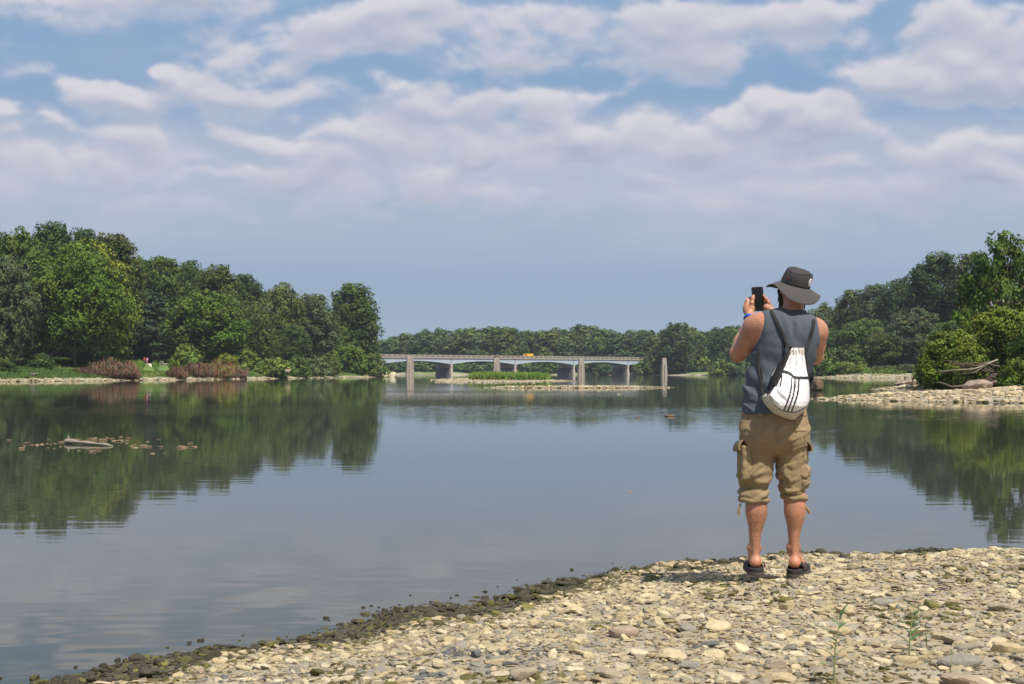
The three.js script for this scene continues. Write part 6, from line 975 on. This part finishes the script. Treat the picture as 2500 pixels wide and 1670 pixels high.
// ---------------------------------------------------------------- in the water on the left: a stranded log among stones
{
  const wl = (px, py) => { const D = EYE * FPX / (py - HZ); return V((px - CX) / FPX * D, 0, -D); };
  const a = wl(163, 1083), b = wl(277, 1090), o = base('driftwood_log', a.clone().lerp(b, 0.5)), rel = (t, y) => a.clone().lerp(b, t).sub(o.position).add(V(0, y, 0)); tag(o, 'pale barkless log stranded among stones in the shallow water on the left', 'log');
  part('trunk', tube([rel(-0.02, 0.045), rel(0.08, 0.055), rel(0.3, 0.045), rel(0.6, 0.035), rel(0.85, 0.025), rel(1.0, 0.0)], (t) => 0.047 * (1 - 0.55 * t) + 0.009 * Math.sin(t * 17), 40, 10), paleWood, o);
  part('stub', rod(rel(0.03, 0.09), rel(0.045, 0.16), 0.03, 0.018, 7, false), paleWood, o); part('stub', rod(rel(0.0, 0.03), rel(-0.03, 0.0), 0.04, 0.02, 7, false), paleWood, o);
  const S = [[105, 822, 28], [300, 850, 20], [270, 885, 22], [250, 920, 50], [360, 878, 25], [420, 878, 25], [480, 870, 35], [540, 862, 18], [580, 868, 15], [630, 862, 18], [700, 845, 40], [560, 818, 18], [540, 916, 25], [625, 920, 22], [690, 896, 20], [860, 822, 60], [1050, 817, 60], [1100, 795, 18], [1225, 797, 28], [1285, 806, 38], [1180, 822, 40], [1385, 795, 42], [1470, 800, 30], [1310, 832, 35], [1370, 835, 45], [1450, 830, 30], [1445, 860, 18], [1500, 890, 22], [1540, 876, 25], [1555, 908, 38], [1640, 890, 45], [1700, 900, 38], [1690, 840, 22], [1815, 816, 28], [1830, 905, 34], [2185, 860, 32], [2080, 908, 70], [2165, 905, 40], [2230, 900, 30], [1750, 975, 32], [1885, 975, 20], [900, 945, 28], [1090, 928, 60], [1060, 955, 45], [1215, 915, 25], [2550, 1010, 14], [2640, 1000, 12], [330, 845, 10], [220, 870, 9], [1595, 850, 9], [1550, 806, 8], [2030, 808, 8]];
  const R = rng(91), mats = [stoneMat([0.24, 0.17, 0.105]), stoneMat([0.19, 0.14, 0.085]), stoneMat([0.30, 0.22, 0.14])];
  S.forEach(([x, y, w], i) => { const p = wl(x / 4.696, 900 + y / 4.696), s = w / 4.696 / FPX * -p.z, k = part('water_stone', HERO[i % 22], mats[i % 3], scene); k.position.set(p.x, s * 0.05, p.z); k.scale.set(s, s * (0.3 + 0.28 * R()), s * 0.75); k.rotation.y = (R() - 0.5) * 1.2; tag(k, 'brown stone breaking the water surface around the stranded log on the left', 'stone', 'stones around the stranded log'); });
  for (const [px, py, w, c, label] of [[1511, 963, 5, [0.6, 0.5, 0.34], 'pale chunk of wood floating right of the lower gravel bar'], [1632, 1017, 11, [0.2, 0.13, 0.05], 'flat brown stone at the surface in mid-river left of the man'], [1556, 1022, 5, [0.25, 0.17, 0.08], 'small brown stone at the surface left of the flat brown one in mid-river'], [1448, 1025, 4, [0.25, 0.17, 0.08], 'smallest brown stone at the surface in mid-river'], [734, 1110, 3, [0.06, 0.05, 0.04], 'dark stick tip poking out of the water below the left bank reflections'], [1540, 1201, 4, [0.7, 0.5, 0.15], 'yellow leaf floating on the open water in the middle']]) { const p = wl(px, py), s = w / FPX * -p.z, k = part('flotsam', HERO[(px | 0) % 22], stoneMat(c), scene); k.position.copy(p); k.position.y = s * 0.1; k.scale.set(s, s * 0.4, s * 0.6); tag(k, label, 'flotsam'); }
}
// ---------------------------------------------------------------- sprouts among the stones
{
  const green = new THREE.MeshPhysicalMaterial({ color: new THREE.Color().setRGB(0.085, 0.17, 0.04), roughness: 0.6, transmission: 0.3, thickness: 0, side: THREE.DoubleSide }), stemMat = std([0.22, 0.25, 0.10], 0.8);
  const leaf = (L, W, curl) => { const pos = [], idx = [], N = 7; for (let i = 0; i <= N; i++) { const t = i / N, w = W * Math.sin(Math.PI * Math.pow(t, 0.7)) * 0.5 + 0.0004, y = L * 0.35 * t - curl * t * t * L; pos.push(-w, y + 0.15 * w, t * L, 0, y, t * L, w, y + 0.15 * w, t * L); } for (let i = 0; i < N; i++) for (const k of [0, 1]) { const a = i * 3 + k; idx.push(a, a + 3, a + 1, a + 1, a + 3, a + 4); } const g = new THREE.BufferGeometry(); g.setAttribute('position', new THREE.Float32BufferAttribute(pos, 3)); g.setIndex(idx); g.computeVertexNormals(); return g; };
  const sprout = (bx, by, tx, ty, n, L, label, seed) => {
    let D = 6; for (let k = 0; k < 12; k++) D = (EYE - groundY((bx - CX) / FPX * D, D) - 0.03) * FPX / (by - HZ);
    const R = rng(seed), p = at(bx, by, D), o = base('willow_sprout', p); tag(o, label, 'sprout'); const top = at(tx, ty, D).sub(p), mid = top.clone().multiplyScalar(0.5).add(V(-0.008, 0, 0.01)), c = new THREE.CatmullRomCurve3([V(0, -0.05, 0), mid, top]);
    part('stem', tube([V(0, -0.05, 0), mid, top], (t) => 0.0042 * (1.05 - 0.7 * t), 20, 6), stemMat, o);
    for (let i = 0; i < n; i++) { const t = 0.34 + 0.66 * i / (n - 1), m = part('leaf', leaf(L * (0.75 + 0.4 * R()), 0.0165, 0.2 + 0.35 * R()), green, o); m.position.copy(c.getPointAt(Math.min(1, t))); m.rotation.set(-0.45 * R() - (t > 0.95 ? 0.9 : 0.15), (i % 2 ? 1.57 : -1.57) + (R() - 0.5) * 1.5, 0, 'YXZ'); }
  };
  sprout(2036, 1652, 2050, 1516, 12, 0.075, 'thin green sprout nearer the bottom edge, left of the taller leafy one', 5);
  sprout(2219, 1596, 2234, 1470, 15, 0.085, 'leafy green sprout growing behind the round brown stone at the lower right', 6);
  sprout(2264, 1562, 2262, 1522, 6, 0.035, 'tiny yellow-green sprout just right of the leafy sprout', 7);
  sprout(2322, 1640, 2325, 1602, 3, 0.035, 'single bright grass blade against the grey layered stone at the lower right', 8);
  let D = 7; for (let k = 0; k < 10; k++) D = (EYE - groundY((2306 - CX) / FPX * D, D) - 0.05) * FPX / (1419 - HZ);
  const d = base('driftwood_chip', at(2306, 1419, D)), g = HERO[4].clone().scale(0.045, 0.010, 0.02); tag(d, 'small bleached grey driftwood chip on the stones right of the man', 'driftwood'); part('chip', g, paleWood, d); part('chip', rod(V(-0.03, 0.0, 0.01), V(0.05, 0.012, -0.01), 0.006, 0.003, 6, false), paleWood, d);
}

renderer.render(scene, camera);
